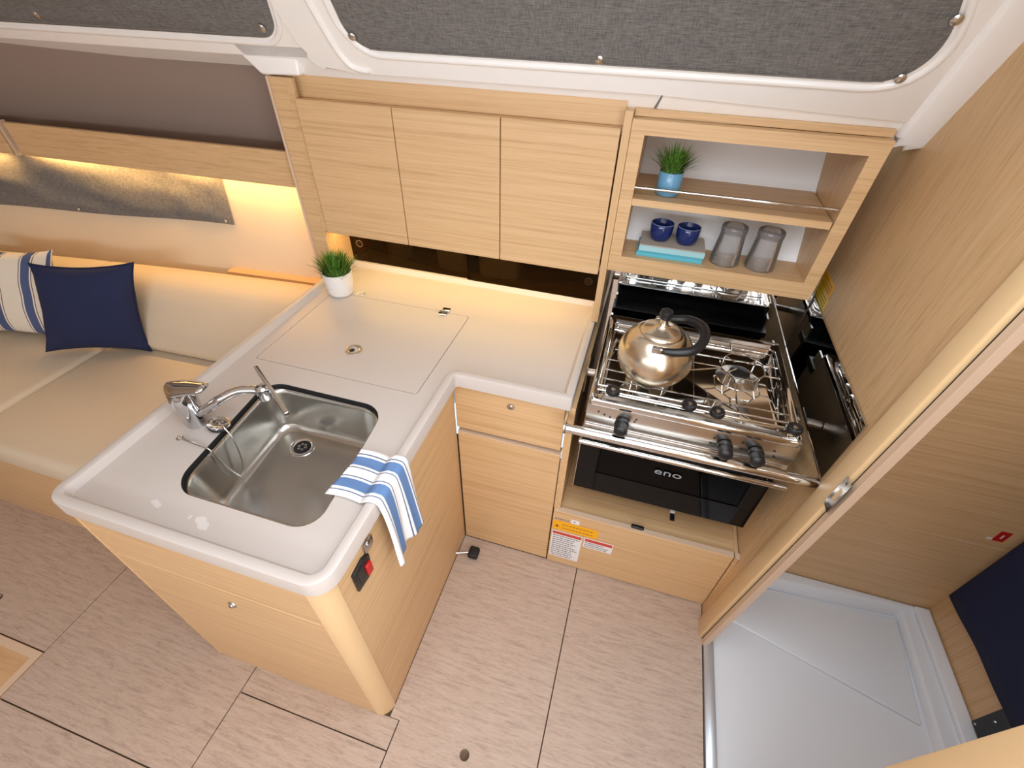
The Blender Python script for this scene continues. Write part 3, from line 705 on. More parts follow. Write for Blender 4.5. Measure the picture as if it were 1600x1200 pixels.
book('book', 0.458, 0.650, 0.409, 0.514, 1.1724, 1.188, (teal, teal, teal), 'lower book of the stack, teal cover, under the grey-topped one', 0.0)
book('book', 0.462, 0.652, 0.407, 0.514, 1.1884, 1.210, (teal, paper, plain('pale_teal_spine', srgb(160, 205, 212), 0.5)), 'upper book of the stack with grey top and pale teal spine', 0.01)
# cups
def cup(c, lab):
    e = empty('cup', c, lab, 'cup', 'navy cups standing on the books')
    P = [(0.020, 0.0), (0.026, 0.003), (0.031, 0.012), (0.0335, 0.025), (0.0340, 0.050), (0.0328, 0.0515), (0.0315, 0.050), (0.031, 0.025), (0.026, 0.010), (0.0, 0.007)]
    mk('cup_body', lathe(P, c, 36, capt=False), navyc, e, True, angle=60)
    mk('rim', lathe([(0.0316, 0.0512), (0.0328, 0.0522), (0.0341, 0.0508)], c, 36, capb=False, capt=False), plain('pale_rim', srgb(120, 132, 160), 0.2) if 'pale_rim' not in MATS else MATS['pale_rim'], e, True)
cup((0.517, 0.462, 1.2105), 'navy glazed cup on the books, farther from the clear tumblers')
cup((0.594, 0.458, 1.2105), 'navy glazed cup on the books, closer to the clear tumblers')
# tumblers, upside down
def tumbler(c, lab):
    e = empty('tumbler', c, lab, 'tumbler', 'clear tumblers on the lower shelf')
    mk('glass_wall', lathe([(0.041, 0.0), (0.0425, 0.003), (0.0345, 0.096), (0.0325, 0.096), (0.0400, 0.004)], c, 40, capb=False, capt=False), clear, e, True)
    mk('grey_base', lathe([(0.0355, 0.092), (0.0362, 0.094), (0.0362, 0.108), (0.0345, 0.111), (0.029, 0.1105), (0.0, 0.1085)], c, 40), smoky, e, True)
tumbler((0.716, 0.452, 1.1722), 'clear upturned tumbler with grey base, next to the books')
tumbler((0.815, 0.452, 1.1722), 'clear upturned tumbler with grey base, next to the shelf side wall')

# ================================================================ cooker niche
ni = empty('cooker_niche', (0.68, 0.25, 0.0), 'oak plinth drawer and shelf below the swinging cooker', 'cabinet')
shelfm = oak_x
mk('niche_shelf', box(0.384, 0.9855, 0.013, 0.545, 0.335, 0.358), shelfm, ni)
fr = mk('drawer_front', box(0.362, 0.979, -0.008, 0.010, 0.006, 0.3615, 0.0015), low_x, ni)
mk('drawer_top_edge', box(0.363, 0.9785, -0.0075, 0.011, 0.3616, 0.3645), edge, fr)
ep = mk('end_panel', box(0.9825, 0.9945, -0.010, 0.30, 0.0, 0.3615), low_y, ni)
mk('end_panel_cap', box(0.9825, 0.9985, -0.011, 0.012, 0.3616, 0.3645), edge, ep)
mk('niche_back', box(0.384, 1.02, 0.546, 0.56, 0.10, 1.12), oak_x, ni)
mk('finger_pull', bevelled(box(0.636, 0.680, -0.001, 0.013, 0.3646, 0.376), 0.004, 3), blackp, fr, True)
ct = empty('cooker_catch', (0.775, 0.095, 0.358), 'small black and white cooker locking catch on the niche shelf', 'catch')
mk('catch_tongue', box(0.767, 0.783, 0.075, 0.105, 0.3582, 0.366, 0.003), blackp, ct, True)
mk('catch_tip', box(0.767, 0.783, 0.106, 0.125, 0.3582, 0.372, 0.002), st_white, ct, True)
# stickers on the plinth drawer
def sticker(x0, x1, z0, z1, mat, lab, lines, band=None, ink=st_ink, skew=0.0):
    e = empty('warning_sticker', ((x0 + x1) / 2, -0.0083, z0), lab, 'sticker')
    mk('label_sheet', box(x0, x1, -0.0086, -0.0082, z0, z1), mat, e)
    zz = z1
    if band:
        mk('red_band', box(x0 + 0.003, x1 - 0.003, -0.0088, -0.00865, z1 - band - 0.004, z1 - 0.004), st_red, e); zz -= band + 0.006
    if lines:
        hgt_ = (zz - z0 - 0.004) / lines; parts = []
        random.seed(int(x0 * 1000) + lines)
        for k in range(lines):
            zt = zz - 0.002 - k * hgt_; xe = x1 - 0.005 - (x1 - x0) * 0.25 * random.random()
            xx = x0 + 0.005
            while xx < xe - 0.004:
                ln = 0.004 + 0.010 * random.random(); parts.append(box(xx, min(xx + ln, xe), -0.0088, -0.00865, zt - hgt_ * 0.62, zt - hgt_ * 0.2)); xx += ln + 0.0022
        o = mk('printed_lines', join(*parts), ink, e); o['kind'] = 'stuff'
    return e
e = sticker(0.366, 0.534, 0.248, 0.304, st_orange, 'long orange warning sticker on the plinth drawer', 0)
random.seed(4)
mk('hazard_triangle', prism([(0.374, 0.264), (0.390, 0.264), (0.382, 0.280)], 'y', -0.0088, -0.00865), st_inkdark, e)
mk('printed_lines', join(*[box(0.40 + 0.013 * k, 0.41 + 0.013 * k, -0.0088, -0.00865, z_, z_ + 0.0035) for k in range(9) for z_ in (0.262, 0.284)]), st_inkdark, e)['kind'] = 'stuff'
sticker(0.367, 0.483, 0.054, 0.237, st_white, 'tall white text sticker with red header on the plinth drawer', 11, 0.018)
sticker(0.490, 0.598, 0.176, 0.240, st_white, 'short white text sticker with red header beside the tall one', 3, 0.018)
e = sticker(0.430, 0.461, 0.308, 0.332, st_white, 'tiny white sticker at the top of the plinth drawer', 0)
mk('printed_lines', box(0.439, 0.447, -0.0088, -0.00865, 0.317, 0.323), st_ink, e)['kind'] = 'stuff'
pv = empty('printed_symbols', (0.396, -0.0083, 0.31), 'row of small dark printed symbols beside the tiny white sticker', 'marking')
for k in range(6): mk('symbol', box(0.372 + 0.009 * k, 0.377 + 0.009 * k, -0.0086, -0.0082, 0.312 + 0.001 * (k % 2), 0.322), st_ink, pv)

# ---- polished splash plates
bs = mk('back_splash', box(0.3815, 1.022, 0.527, 0.530, 0.60, 1.148), mirror); tag(bs, 'polished steel splash plate on the wall behind the cooker', 'splash plate')
ss = empty('side_splash', (1.02, 0.2, 0.70), 'polished steel splash plate on the bulkhead beside the cooker', 'splash plate')
mk('steel_sheet', bulk_box(lambda z: -0.062, 0.525, 0.872, 1.064, -0.004, -0.001), mirror, ss)
mk('folded_lip', bulk_box(lambda z: -0.0625, 0.525, 1.0642, 1.068, -0.006, -0.001), steel, ss)
mk('lower_flange', bulk_box(lambda z: -0.062, 0.525, 0.870, 0.8718, -0.006, -0.001), steel, ss)
# yellow stickers on the bulkhead
for (y0, y1, z0, z1, mt, lab) in ((0.445, 0.565, 1.107, 1.146, st_orange, 'orange gas warning sticker on the bulkhead above the yellow one'), (0.435, 0.560, 1.070, 1.105, st_yellow, 'yellow gas warning sticker on the bulkhead just over the steel plate')):
    e = empty('gas_sticker', (1.03, (y0 + y1) / 2, z0), lab, 'sticker')
    mk('label_sheet', bulk_box(y0, y1, z0, z1, -0.0012, -0.0004), mt, e)
    mk('printed_lines', join(*[bulk_box(y0 + 0.012, y1 - 0.012 - 0.02 * (k % 2), z0 + 0.007 + 0.0095 * k, z0 + 0.011 + 0.0095 * k, -0.0016, -0.0012) for k in range(3)]), plain('faded_ink', srgb(196, 140, 20), 0.6) if 'faded_ink' not in MATS else MATS['faded_ink'], e)['kind'] = 'stuff'
# strike plate of the head door
sp_ = empty('strike_plate', (1.02, -0.160, 0.90), 'brushed steel strike plate let into the door jamb', 'strike plate')
mk('plate', bulk_box(lambda z: yC(z) - 0.001, lambda z: yB(z) + 0.006, 0.885, 0.985, -0.0195, -0.0165), brushed, sp_)
mk('keeper_slot', bulk_box(lambda z: yC(z) + 0.008, lambda z: yB(z) - 0.006, 0.915, 0.955, -0.0205, -0.0196), jambm, sp_)
for z_ in (0.896, 0.974): mk('screw', lathe([(0.004, -0.0015), (0.003, -0.0022), (0.0, -0.0022)], (bx(z_) - 0.0195, -0.160, z_), 12, 'x', capb=False), chrome, sp_, True)

# ---- grab rail across the niche
gr = empty('grab_rail', (0.70, -0.06, 0.84), 'long polished steel grab rail across the front of the cooker', 'grab rail')
mk('rail_tube', tube([(0.364, -0.060, 0.846), (1.0205, -0.060, 0.850)], 0.0140, 20), steel, gr, True)
mk('rail_mount', lathe([(0.018, 0.0), (0.018, 0.004), (0.0128, 0.008)], (0.362, -0.060, 0.846), 20, 'x'), brushed, gr, True)
mk('rail_mount', box(0.360, 0.3645, -0.062, 0.0, 0.832, 0.858), low_y, gr)

# ================================================================ cooker
ck = empty('cooker', (0.685, 0.2, 0.40), 'gimballed stainless steel marine cooker with black glass oven door', 'cooker')
X0, X1 = 0.414, 0.955
mk('oven_body', join(box(X0 + 0.006, X1 - 0.006, 0.018, 0.475, 0.520, 0.528), box(X0 + 0.006, X1 - 0.006, 0.46, 0.475, 0.5281, 0.86)), blacko, ck)
mk('oven_side', box(X0 + 0.004, X0 + 0.010, 0.018, 0.459, 0.5281, 0.927), brushed, ck)
mk('oven_side', box(X1 - 0.010, X1 - 0.004, 0.018, 0.459, 0.5281, 0.927), brushed, ck)
od = mk('oven_door', join(box(X0, X1, 0.0, 0.016, 0.520, 0.612, 0.001), box(X0, X1, 0.0, 0.016, 0.752, 0.826, 0.001), box(X0, 0.474, 0.0, 0.016, 0.612, 0.752), box(0.908, X1, 0.0, 0.016, 0.612, 0.752)), blackg, ck)
mk('oven_window', box(0.474, 0.908, 0.003, 0.006, 0.612, 0.752), ovenglass, od)
mk('oven_cavity', join(box(0.44, 0.93, 0.40, 0.405, 0.56, 0.80), box(0.44, 0.93, 0.02, 0.40, 0.556, 0.560), box(0.44, 0.93, 0.02, 0.40, 0.80, 0.804), box(0.436, 0.44, 0.02, 0.40, 0.556, 0.804), box(0.93, 0.934, 0.02, 0.40, 0.556, 0.804)), blacko, ck)
mk('oven_rack', join(*[tube([(0.442, y_, 0.665), (0.928, y_, 0.665)], 0.0022, 6) for y_ in (0.05, 0.36)], *[tube([(0.46 + 0.028 * k, 0.05, 0.665), (0.46 + 0.028 * k, 0.36, 0.665)], 0.0014, 6) for k in range(17)]), steel, ck, True)
mk('door_trim', box(X0 - 0.0022, X0 - 0.0002, -0.001, 0.018, 0.520, 0.826), brushed, od)
lg = text_mesh('eno', 0.047); mk('maker_logo', ([(0.686 + p[0] * 1.15, -0.0009 - p[2], 0.688 + p[1] * 0.8) for p in lg[0]], lg[1]), logo, od)
hd = mk('oven_handle', tube([(0.410, -0.050, 0.797), (0.966, -0.050, 0.797)], 0.0085, 16), steel, ck, True)
for xx in (0.452, 0.918): mk('handle_post', tube([(xx, -0.050, 0.797), (xx, 0.001, 0.797)], 0.0048, 10), steel, hd, True)
# control panel
cp = mk('control_panel', join(bevelled(hexa([(X0, -0.030, 0.836), (X1, -0.030, 0.836), (X1, 0.02, 0.836), (X0, 0.02, 0.836), (X0, -0.030, 0.928), (X1, -0.030, 0.928), (X1, 0.02, 0.928), (X0, 0.02, 0.928)]), 0.002, 2)), brushed, ck, True)
mk('panel_groove', join(box(X0 + 0.004, X1 - 0.004, -0.0312, -0.030, 0.846, 0.850), box(X0 + 0.004, X1 - 0.004, -0.0312, -0.030, 0.855, 0.858)), steel, cp)
KN = [(0.012, 0.0), (0.0185, -0.003), (0.0195, -0.012), (0.0165, -0.016), (0.0165, -0.018), (0.0185, -0.022), (0.0180, -0.040), (0.012, -0.045), (0.004, -0.046), (0.003, -0.051), (0.0, -0.052)]
k1 = mk('control_knob', lathe(KN, (0.515, -0.0312, 0.888), 28, 'y', capb=False), blackp, ck, True)
twin(k1, (0.785 - 0.515, 0, 0)); twin(k1, (0.862 - 0.515, 0, 0))
for x_, z_ in ((0.445, 0.905), (0.462, 0.898), (0.478, 0.893), (0.545, 0.895), (0.548, 0.905), (0.752, 0.900), (0.748, 0.880), (0.822, 0.905), (0.826, 0.882), (0.90, 0.900), (0.905, 0.880)):
    mk('panel_mark', box(x_, x_ + 0.005, -0.0318, -0.0312, z_, z_ + 0.004), blackp, cp)
# hob tray with flared rims
def ringfaces(L, zz):
    V, F = [], []
    for (x0, x1, y0, y1), z in zip(L, zz): V += [(x, y, z) for x, y in rrect((x0 + x1) / 2, (y0 + y1) / 2, (x1 - x0) / 2, (y1 - y0) / 2, 0.012, 4)]
    k0 = 20
    for i in range(len(L) - 1):
        for k in range(k0): F.append((i * k0 + k, i * k0 + (k + 1) % k0, (i + 1) * k0 + (k + 1) % k0, (i + 1) * k0 + k))
    return V, F, k0
L = [(X0 + 0.002, X1 - 0.002, -0.030, 0.412), (X0, X1, -0.033, 0.414), (X0 + 0.004, X1 - 0.004, -0.029, 0.410), (X0 + 0.014, X1 - 0.016, -0.018, 0.396), (X0 + 0.030, X1 - 0.034, 0.004, 0.372), (X0 + 0.040, X1 - 0.044, 0.014, 0.360)]
V, F, k0 = ringfaces(L, [0.9285, 0.944, 0.949, 0.946, 0.914, 0.908])
F.append(tuple(range(len(V) - k0, len(V))))
hob = mk('hob_tray', (V, F), steel, ck, True, angle=50)
mk('flue_ledge', box(X0, X1, 0.4145, 0.485, 0.862, 0.884, 0.001), blacko, ck)
mk('tray_back', box(X0 + 0.004, X1 - 0.004, 0.4125, 0.4142, 0.885, 0.947), blacko, ck)
vs = mk('flue_fin', box(0.45, 0.4540, 0.43, 0.474, 0.8841, 0.8890), blacko, ck)
for k in range(1, 36): twin(vs, (0.0118 * k, 0, 0))
mk('tray_joint', box(0.700, 0.702, 0.02, 0.355, 0.9081, 0.9086), brushed, hob)
# burners
BN = [(0.062, 0.0), (0.060, 0.003), (0.040, 0.006), (0.034, 0.008), (0.031, 0.018), (0.029, 0.0195), (0.0275, 0.020)]
b1 = mk('burner', lathe(BN, (0.565, 0.130, 0.9082), 40), brushed, ck, True, angle=35)
c1 = mk('burner_cap', lathe([(0.0285, 0.0201), (0.0295, 0.022), (0.0285, 0.0265), (0.024, 0.029), (0.0, 0.030)], (0.565, 0.130, 0.9082), 32, capb=True), blackp, b1, True)
b2 = twin(b1, (0.262, 0.112, 0)); twin(c1, (0.262, 0.112, 0), b2)
th = mk('thermocouple', tube([(0.800, 0.205, 0.909), (0.800, 0.205, 0.934)], 0.0022, 8), brushed, ck, True); twin(th, (-0.262, -0.112, 0))
# pan grate of steel wire
WR, ZG = 0.0024, 0.952
def wire(pts, closed=False, r=WR): return mk('grate_wire', tube(pts, r, 8, closed), steel, ck, True)
def frame(x0, x1, y0, y1, z, r): return [(x, y, z) for x, y in rrect((x0 + x1) / 2, (y0 + y1) / 2, (x1 - x0) / 2, (y1 - y0) / 2, r, 5)]
wire(frame(0.440, 0.930, 0.010, 0.362, ZG, 0.016), True, 0.003)
wire(frame(0.444, 0.926, 0.018, 0.356, ZG - 0.014, 0.016), True)
for bxc, byc in ((0.565, 0.130), (0.827, 0.242)):
    wire([(bxc + 0.066 * math.cos(PI / 8 + k * PI / 4), byc + 0.066 * math.sin(PI / 8 + k * PI / 4), ZG) for k in range(8)], True)
    for k in range(4):
        a = k * PI / 2 + PI / 4; wire([(bxc + 0.066 * math.cos(a) * 0.93, byc + 0.066 * math.sin(a) * 0.93, ZG), (bxc + 0.024 * math.cos(a), byc + 0.024 * math.sin(a), ZG)])
        wire([(bxc + 0.062 * math.cos(a), byc + 0.062 * math.sin(a), ZG), (bxc + 0.062 * math.cos(a), byc + 0.062 * math.sin(a), 0.912)])
for (xa, ya, xb, yb) in ((0.442, 0.155, 0.504, 0.155), (0.626, 0.155, 0.768, 0.217), (0.888, 0.267, 0.928, 0.267), (0.888, 0.217, 0.928, 0.217), (0.442, 0.062, 0.928, 0.062), (0.442, 0.105, 0.506, 0.105), (0.442, 0.320, 0.800, 0.320)):
    wire([(xa, ya, ZG), (xb, yb, ZG)])
for (xa, ya, xb, yb) in ((0.54, 0.192, 0.54, 0.360), (0.63, 0.062, 0.63, 0.157), (0.802, 0.302, 0.802, 0.360), (0.802, 0.182, 0.802, 0.012)):
    wire([(xa, ya, ZG - 0.003), (xb, yb, ZG - 0.003)])
# front fiddle rods with clamp knobs
for (y_, z_) in ((0.004, 0.957), (0.020, 0.960)):
    mk('fiddle_rod', tube([(0.432, y_, z_), (0.944, y_, z_)], 0.0030, 10), steel, ck, True)
ck_ = None
for (x_, y_) in ((0.474, 0.003), (0.674, 0.009), (0.744, 0.002), (0.929, 0.001)):
    if ck_ is None:
        ck_ = mk('clamp_knob', lathe([(0.0, -0.006), (0.013, -0.006), (0.0185, -0.002), (0.0195, 0.006), (0.0175, 0.011), (0.011, 0.009), (0.006, 0.008), (0.0, 0.0085)], (x_, y_ - 0.004, 0.962), 24, capb=False, capt=False), blackp, ck, True); cs_ = mk('knob_screw', lathe([(0.006, 0.0082), (0.006, 0.0105), (0.0, 0.0115)], (x_, y_ - 0.004, 0.962), 12, capb=False), brushed, ck_, True)
        kx, ky = x_, y_
    else:
        q = twin(ck_, (x_ - kx, y_ - ky, 0)); twin(cs_, (x_ - kx, y_ - ky, 0), q)
# gimbal brackets
mk('gimbal_bracket', join(box(0.3835, 0.388, 0.16, 0.22, 0.80, 0.90, 0.001), lathe([(0.012, 0.0), (0.012, 0.030)], (0.386, 0.19, 0.86), 16, 'x')), brushed, ck)
mk('gimbal_bracket', join(box(1.006, 1.0105, 0.16, 0.22, 0.80, 0.866, 0.001), lathe([(0.012, 0.0), (0.012, 0.055)], (0.953, 0.19, 0.84), 16, 'x')), brushed, ck)

# ---- kettle
KC = (0.565, 0.118)
KH = 1.12
kt = empty('kettle', (KC[0], KC[1], 0.9545), 'round brushed steel kettle with black handle on the burner', 'kettle')
kb = plain('kettle_brushed_brass_steel', (0.78, 0.70, 0.57, 1), 0.24, 1.0)
prof = [(0.056, 0.0), (0.064, 0.001), (0.068, 0.006), (0.080, 0.014), (0.093, 0.030), (0.1005, 0.048), (0.1025, 0.064), (0.1005, 0.082), (0.093, 0.100), (0.081, 0.115), (0.066, 0.127), (0.0575, 0.132)]
mk('kettle_body', lathe([(a_, h_ * KH) for a_, h_ in prof], (KC[0], KC[1], 0.9552), 56), kb, kt, True, angle=50)
ld = mk('kettle_lid', lathe([(a_, h_ * KH) for a_, h_ in [(0.0570, 0.1321), (0.056, 0.1345), (0.045, 0.139), (0.024, 0.144), (0.014, 0.149), (0.0105, 0.158), (0.0095, 0.166)]], (KC[0], KC[1], 0.9552), 48), kb, kt, True, angle=50)
mk('lid_rim', lathe([(a_, h_ * KH) for a_, h_ in [(0.0572, 0.1319), (0.0582, 0.1330), (0.0572, 0.1342)]], (KC[0], KC[1], 0.9552), 48, capb=False, capt=False), kb, kt, True)
mk('lid_knob', lathe([(a_, h_ * KH) for a_, h_ in [(0.008, 0.1661), (0.015, 0.170), (0.0175, 0.179), (0.0155, 0.188), (0.007, 0.193), (0.0, 0.1935)]], (KC[0], KC[1], 0.9552), 24), blackp, ld, True)
hp_ = smoothpath([(KC[0] + 0.006, KC[1] - 0.074, 1.092), (KC[0] + 0.040, KC[1] - 0.076, 1.096), (KC[0] + 0.082, KC[1] - 0.064, 1.104), (KC[0] + 0.106, KC[1] - 0.020, 1.112), (KC[0] + 0.104, KC[1] + 0.035, 1.114), (KC[0] + 0.070, KC[1] + 0.072, 1.108), (KC[0] + 0.030, KC[1] + 0.078, 1.098), (KC[0] + 0.006, KC[1] + 0.074, 1.092)], 7)
nH = len(hp_); mk('handle', tube(hp_, [0.0075 + 0.0055 * math.sin(PI * i / (nH - 1)) ** 0.6 for i in range(nH)], 14), blackp, kt, True)
for s_ in (-1, 1):
    mk('handle_bracket', bevelled(box(KC[0] - 0.018, KC[0] + 0.010, KC[1] + s_ * 0.074 - 0.007, KC[1] + s_ * 0.074 + 0.007, 1.082, 1.101), 0.004, 2), chrome, kt, True)
spt = [(KC[0] + 0.006, KC[1] + 0.085, 1.000), (KC[0] + 0.009, KC[1] + 0.108, 1.018), (KC[0] + 0.010, KC[1] + 0.118, 1.026)]
mk('spout', tube(spt, [0.020, 0.014, 0.012], 18), kb, kt, True)

# ================================================================ window covers on the coachroof
def cover(u0, u1, v0, v1, rl, rr, seed, wr, snaps, lab, topslant=(0, 0)):
    e = empty('window_cover', S((u0 + u1) / 2, v0, 0.03), lab, 'window cover')
    W0 = 0.0385 if u0 > -0.6 else 0.0265
    def ext(v):
        h = v - v0; l, r_ = u0, u1
        if h < rl: l = u0 + rl - math.sqrt(max(0, rl * rl - (rl - h) ** 2))
        if h < rr: r_ = u1 - rr + math.sqrt(max(0, rr * rr - (rr - h) ** 2))
        t = (v - v0) / (v1 - v0); return l + topslant[0] * t, r_ + topslant[1] * t
    def fn(i, j, off=0.0):
        v = v0 + (v1 - v0) * j ** 1.5; l, r_ = ext(v); u = l + (r_ - l) * i
        ed = min(1.0, min(i, 1 - i) * 18, j * 7)
        wn = noise.noise(Vector((u * 9 + seed, v * 22, seed))) * 0.5 + 0.6 * noise.noise(Vector((u * 26 + v * 20, v * 30 - u * 12, seed + 5)))
        return S(u, v, W0 + 0.001 + 0.0045 * ed ** 0.5 + wr * wn * ed)
    vf = grid(fn, 90, 26); o = mk('fabric_panel', (vf[0], vf[1]), greyfab, e, True, angle=80)
    # hem line stitched inside the edge
    path = []
    for k in range(60):
        i = 0.03 + 0.94 * k / 59; p = fn(i, 0.22); path.append(p)
    mk('hem_stitch', tube([S(p[0], (p[2] - 1.54) / 0.852 + 0.006, W0 + 0.0062 + wr * 0.5) for p in path], 0.0008, 5), plain('stitch_grey', srgb(134, 132, 130), 0.9) if 'stitch_grey' not in MATS else MATS['stitch_grey'], o, True)
    off = 0.016; ring = []
    for k in range(13): 
        v = v1 + (v0 - v1) * k / 12 * 0.75; ring.append(S(ext(v)[0] - off, v, W0 - 0.004))
    hs = [0.06, 0.04, 0.024, 0.012, 0.004]
    for h in hs:
        if h < rl: ring.append(S(ext(v0 + h)[0] - off * (h / rl), v0 + h - off * (1 - h / rl), W0 - 0.004))
    l_, r_ = u0 + rl, u1 - rr
    for k in range(21): ring.append(S(l_ + (r_ - l_) * k / 20, v0 - off, W0 - 0.004))
    for a in range(1, 9):
        an = -PI / 2 + a / 8 * PI / 2; ring.append(S(u1 - rr + (rr + off) * math.cos(an) + topslant[1] * max(0, rr + (rr + off) * math.sin(an)) / (v1 - v0), v0 + rr + (rr + off) * math.sin(an), W0 - 0.004))
    for k in range(1, 9): 
        v = v0 + rr + (v1 - v0 - rr) * k / 8; ring.append(S(ext(v)[1] + off, v, W0 - 0.004))
    mk('window_bead', tube(ring, 0.0095, 12), gel, cr, True, angle=80)
    for (u, z) in snaps:
        v = vz(z); base = Vector(S(u, v, W0 + 0.0055)); nrm = Vector((0, -0.852, -0.524))
        vf2 = lathe([(0.0105, 0.0), (0.0105, 0.002), (0.0075, 0.005), (0.0, 0.006)], (0, 0, 0), 18, capb=False)
        q = nrm.to_track_quat('Z', 'Y')
        mk('snap_fastener', ([tuple(base + q @ Vector(p)) for p in vf2[0]], vf2[1]), brushed, e, True)
cover(-0.385, 0.985, vz(1.670), vz(1.90), 0.075, 0.13, 3.0, 0.0016, [(-0.366, 1.702), (0.282, 1.684), (0.912, 1.684), (0.935, 1.783)], 'charcoal canvas cover over the cabin window above galley and cooker', (0.0, -0.10))
cover(-2.9, -0.618, vz(1.676), vz(1.90), 0.05, 0.05, 8.0, 0.0075, [(-0.648, 1.702), (-1.470, 1.703), (-2.2, 1.70)], 'crumpled charcoal canvas cover over the cabin window above the settee', (0.0, 0.09))

# ================================================================ settee
st = empty('settee_base', (-1.6, -0.15, 0.0), 'oak settee base under the cream seat cushions', 'settee base')
mk('base_front', box(-2.62, -0.655, -0.455, -0.437, 0.0, 0.434), low_x, st)
mk('base_top', box(-2.62, -0.655, -0.437, 0.45, 0.415, 0.434), low_x, st)
def puff(x0, x1, y0, y1, z0, z1, r=0.03):
    vf = box(x0, x1, y0, y1, z0, z1, r, 5); cx, cy = (x0 + x1) / 2, (y0 + y1) / 2
    return vf
for (a, b_, lab) in ((-1.708, -0.656, 'cream seat cushion of the settee butting against the sink cabinet'), (-2.62, -1.712, 'cream seat cushion of the settee under the striped scatter cushion')):
    tag(mk('seat_cushion', puff(a, b_, -0.472, 0.30, 0.4345, 0.545), leather, None, True), lab, 'seat cushion')
def backrest(x0, x1, n=20):
    prof = [(0.165, 0.546), (0.150, 0.56), (0.150, 0.59), (0.20, 0.66), (0.265, 0.745), (0.305, 0.795), (0.345, 0.818), (0.40, 0.825), (0.445, 0.820), (0.47, 0.80), (0.475, 0.70), (0.45, 0.546)]
    V, F = [], []; m_ = len(prof)
    for i in range(n + 1):
        t = i / n; x = x0 + (x1 - x0) * t
        en = min(1.0, min(t, 1 - t) * (abs(x1 - x0)) / 0.022); sc2 = 0.93 + 0.07 * math.sqrt(max(0, 1 - (1 - en) ** 2))
        for (y, z) in prof: V.append((x, 0.32 + (y - 0.32) * sc2 + hull(x) * (0.35 + 0.65 * (z - 0.546) / 0.28), 0.546 + (z - 0.546) * sc2))
    for i in range(n):
        for j in range(m_):
            q = (j + 1) % m_; F.append((i * m_ + j, i * m_ + q, (i + 1) * m_ + q, (i + 1) * m_ + j))
    F.append(tuple(range(m_))[::-1]); F.append(tuple(n * m_ + j for j in range(m_)))
    return V, F
tag(mk('back_cushion', backrest(-1.79, -0.69, 60), leather, None, True, angle=60), 'cream sloping back cushion of the settee next to the worktop', 'back cushion')
tag(mk('back_cushion', backrest(-2.62, -1.793, 50), leather, None, True, angle=60), 'cream sloping back cushion of the settee behind the scatter cushions', 'back cushion')
# oak trim board behind the backrest, by the galley
struct('trim_5', hull_strip(-1.25, -0.725, 10, [(0.475, 0.800), (0.475, 0.812), (0.53, 0.812), (0.53, 0.800)], 0.8), low_x)

def pillow(name, c, mat, lab, thick, seed, n=26):
    """c: corners BL, BR, TR, TL"""
    BL, BR, TR, TL_ = [Vector(p) for p in c]
    nrm = (BR - BL).cross(TL_ - BL).normalized()
    V, F, UV = [], [], []
    def P(u, v, side):
        p = BL * (1 - u) * (1 - v) + BR * u * (1 - v) + TR * u * v + TL_ * (1 - u) * v
        cen = (BL + BR + TR + TL_) / 4
        pin = 0.055 * (4 * u * (1 - u) * (1 if v in (0, 1) else 1)); e = 4 * u * (1 - u); f = 4 * v * (1 - v)
        p = p + (cen - p) * 0.0
        sx = (2 * u - 1); sy = (2 * v - 1)
        p = p - (BR - BL) * 0.5 * 0.115 * sx * abs(sx) * f ** 0.8 - (TL_ - BL) * 0.5 * 0.115 * sy * abs(sy) * e ** 0.8
        b__ = thick * (e * f) ** 0.42
        wn = 0.006 * noise.noise(Vector((u * 5 + seed, v * 5, side))) * (e * f) ** 0.3
        return p + nrm * side * (b__ + wn)
    for side in (1, -1):
        o = len(V)
        for j in range(n + 1):
            for i in range(n + 1): V.append(tuple(P(i / n, j / n, side))); UV.append((i / n, j / n))
        for j in range(n):
            for i in range(n):
                q = (o + j * (n + 1) + i, o + j * (n + 1) + i + 1, o + (j + 1) * (n + 1) + i + 1, o + (j + 1) * (n + 1) + i)
                F.append(q if side > 0 else q[::-1])
    e_ = empty(name, tuple((BL + BR) / 2), lab, 'cushion')
    cv = mk('cushion_cover', (V, F), mat, e_, True, uv=UV, fixn=False, angle=75)
    rim = [P(i / n, 0, 1) for i in range(n)] + [P(1, i / n, 1) for i in range(n)] + [P(1 - i / n, 1, 1) for i in range(n)] + [P(0, 1 - i / n, 1) for i in range(n)]
    return e_, rim
e_, rim = pillow('throw_pillow', [(-1.885, -0.025, 0.556), (-1.470, 0.117, 0.556), (-1.425, 0.210, 0.935), (-1.800, 0.082, 0.930)], navy, 'plain navy blue scatter cushion with piped edge on the settee', 0.062, 1.0)
mk('piping', tube(rim, 0.0035, 8, True), navy2, e_, True)
e_, rim = pillow('throw_pillow', [(-2.345, -0.02, 0.552), (-1.885, 0.075, 0.552), (-1.845, 0.205, 0.925), (-2.27, 0.115, 0.925)], pillowm, 'cream scatter cushion with blue stripes behind the navy one', 0.055, 4.0)

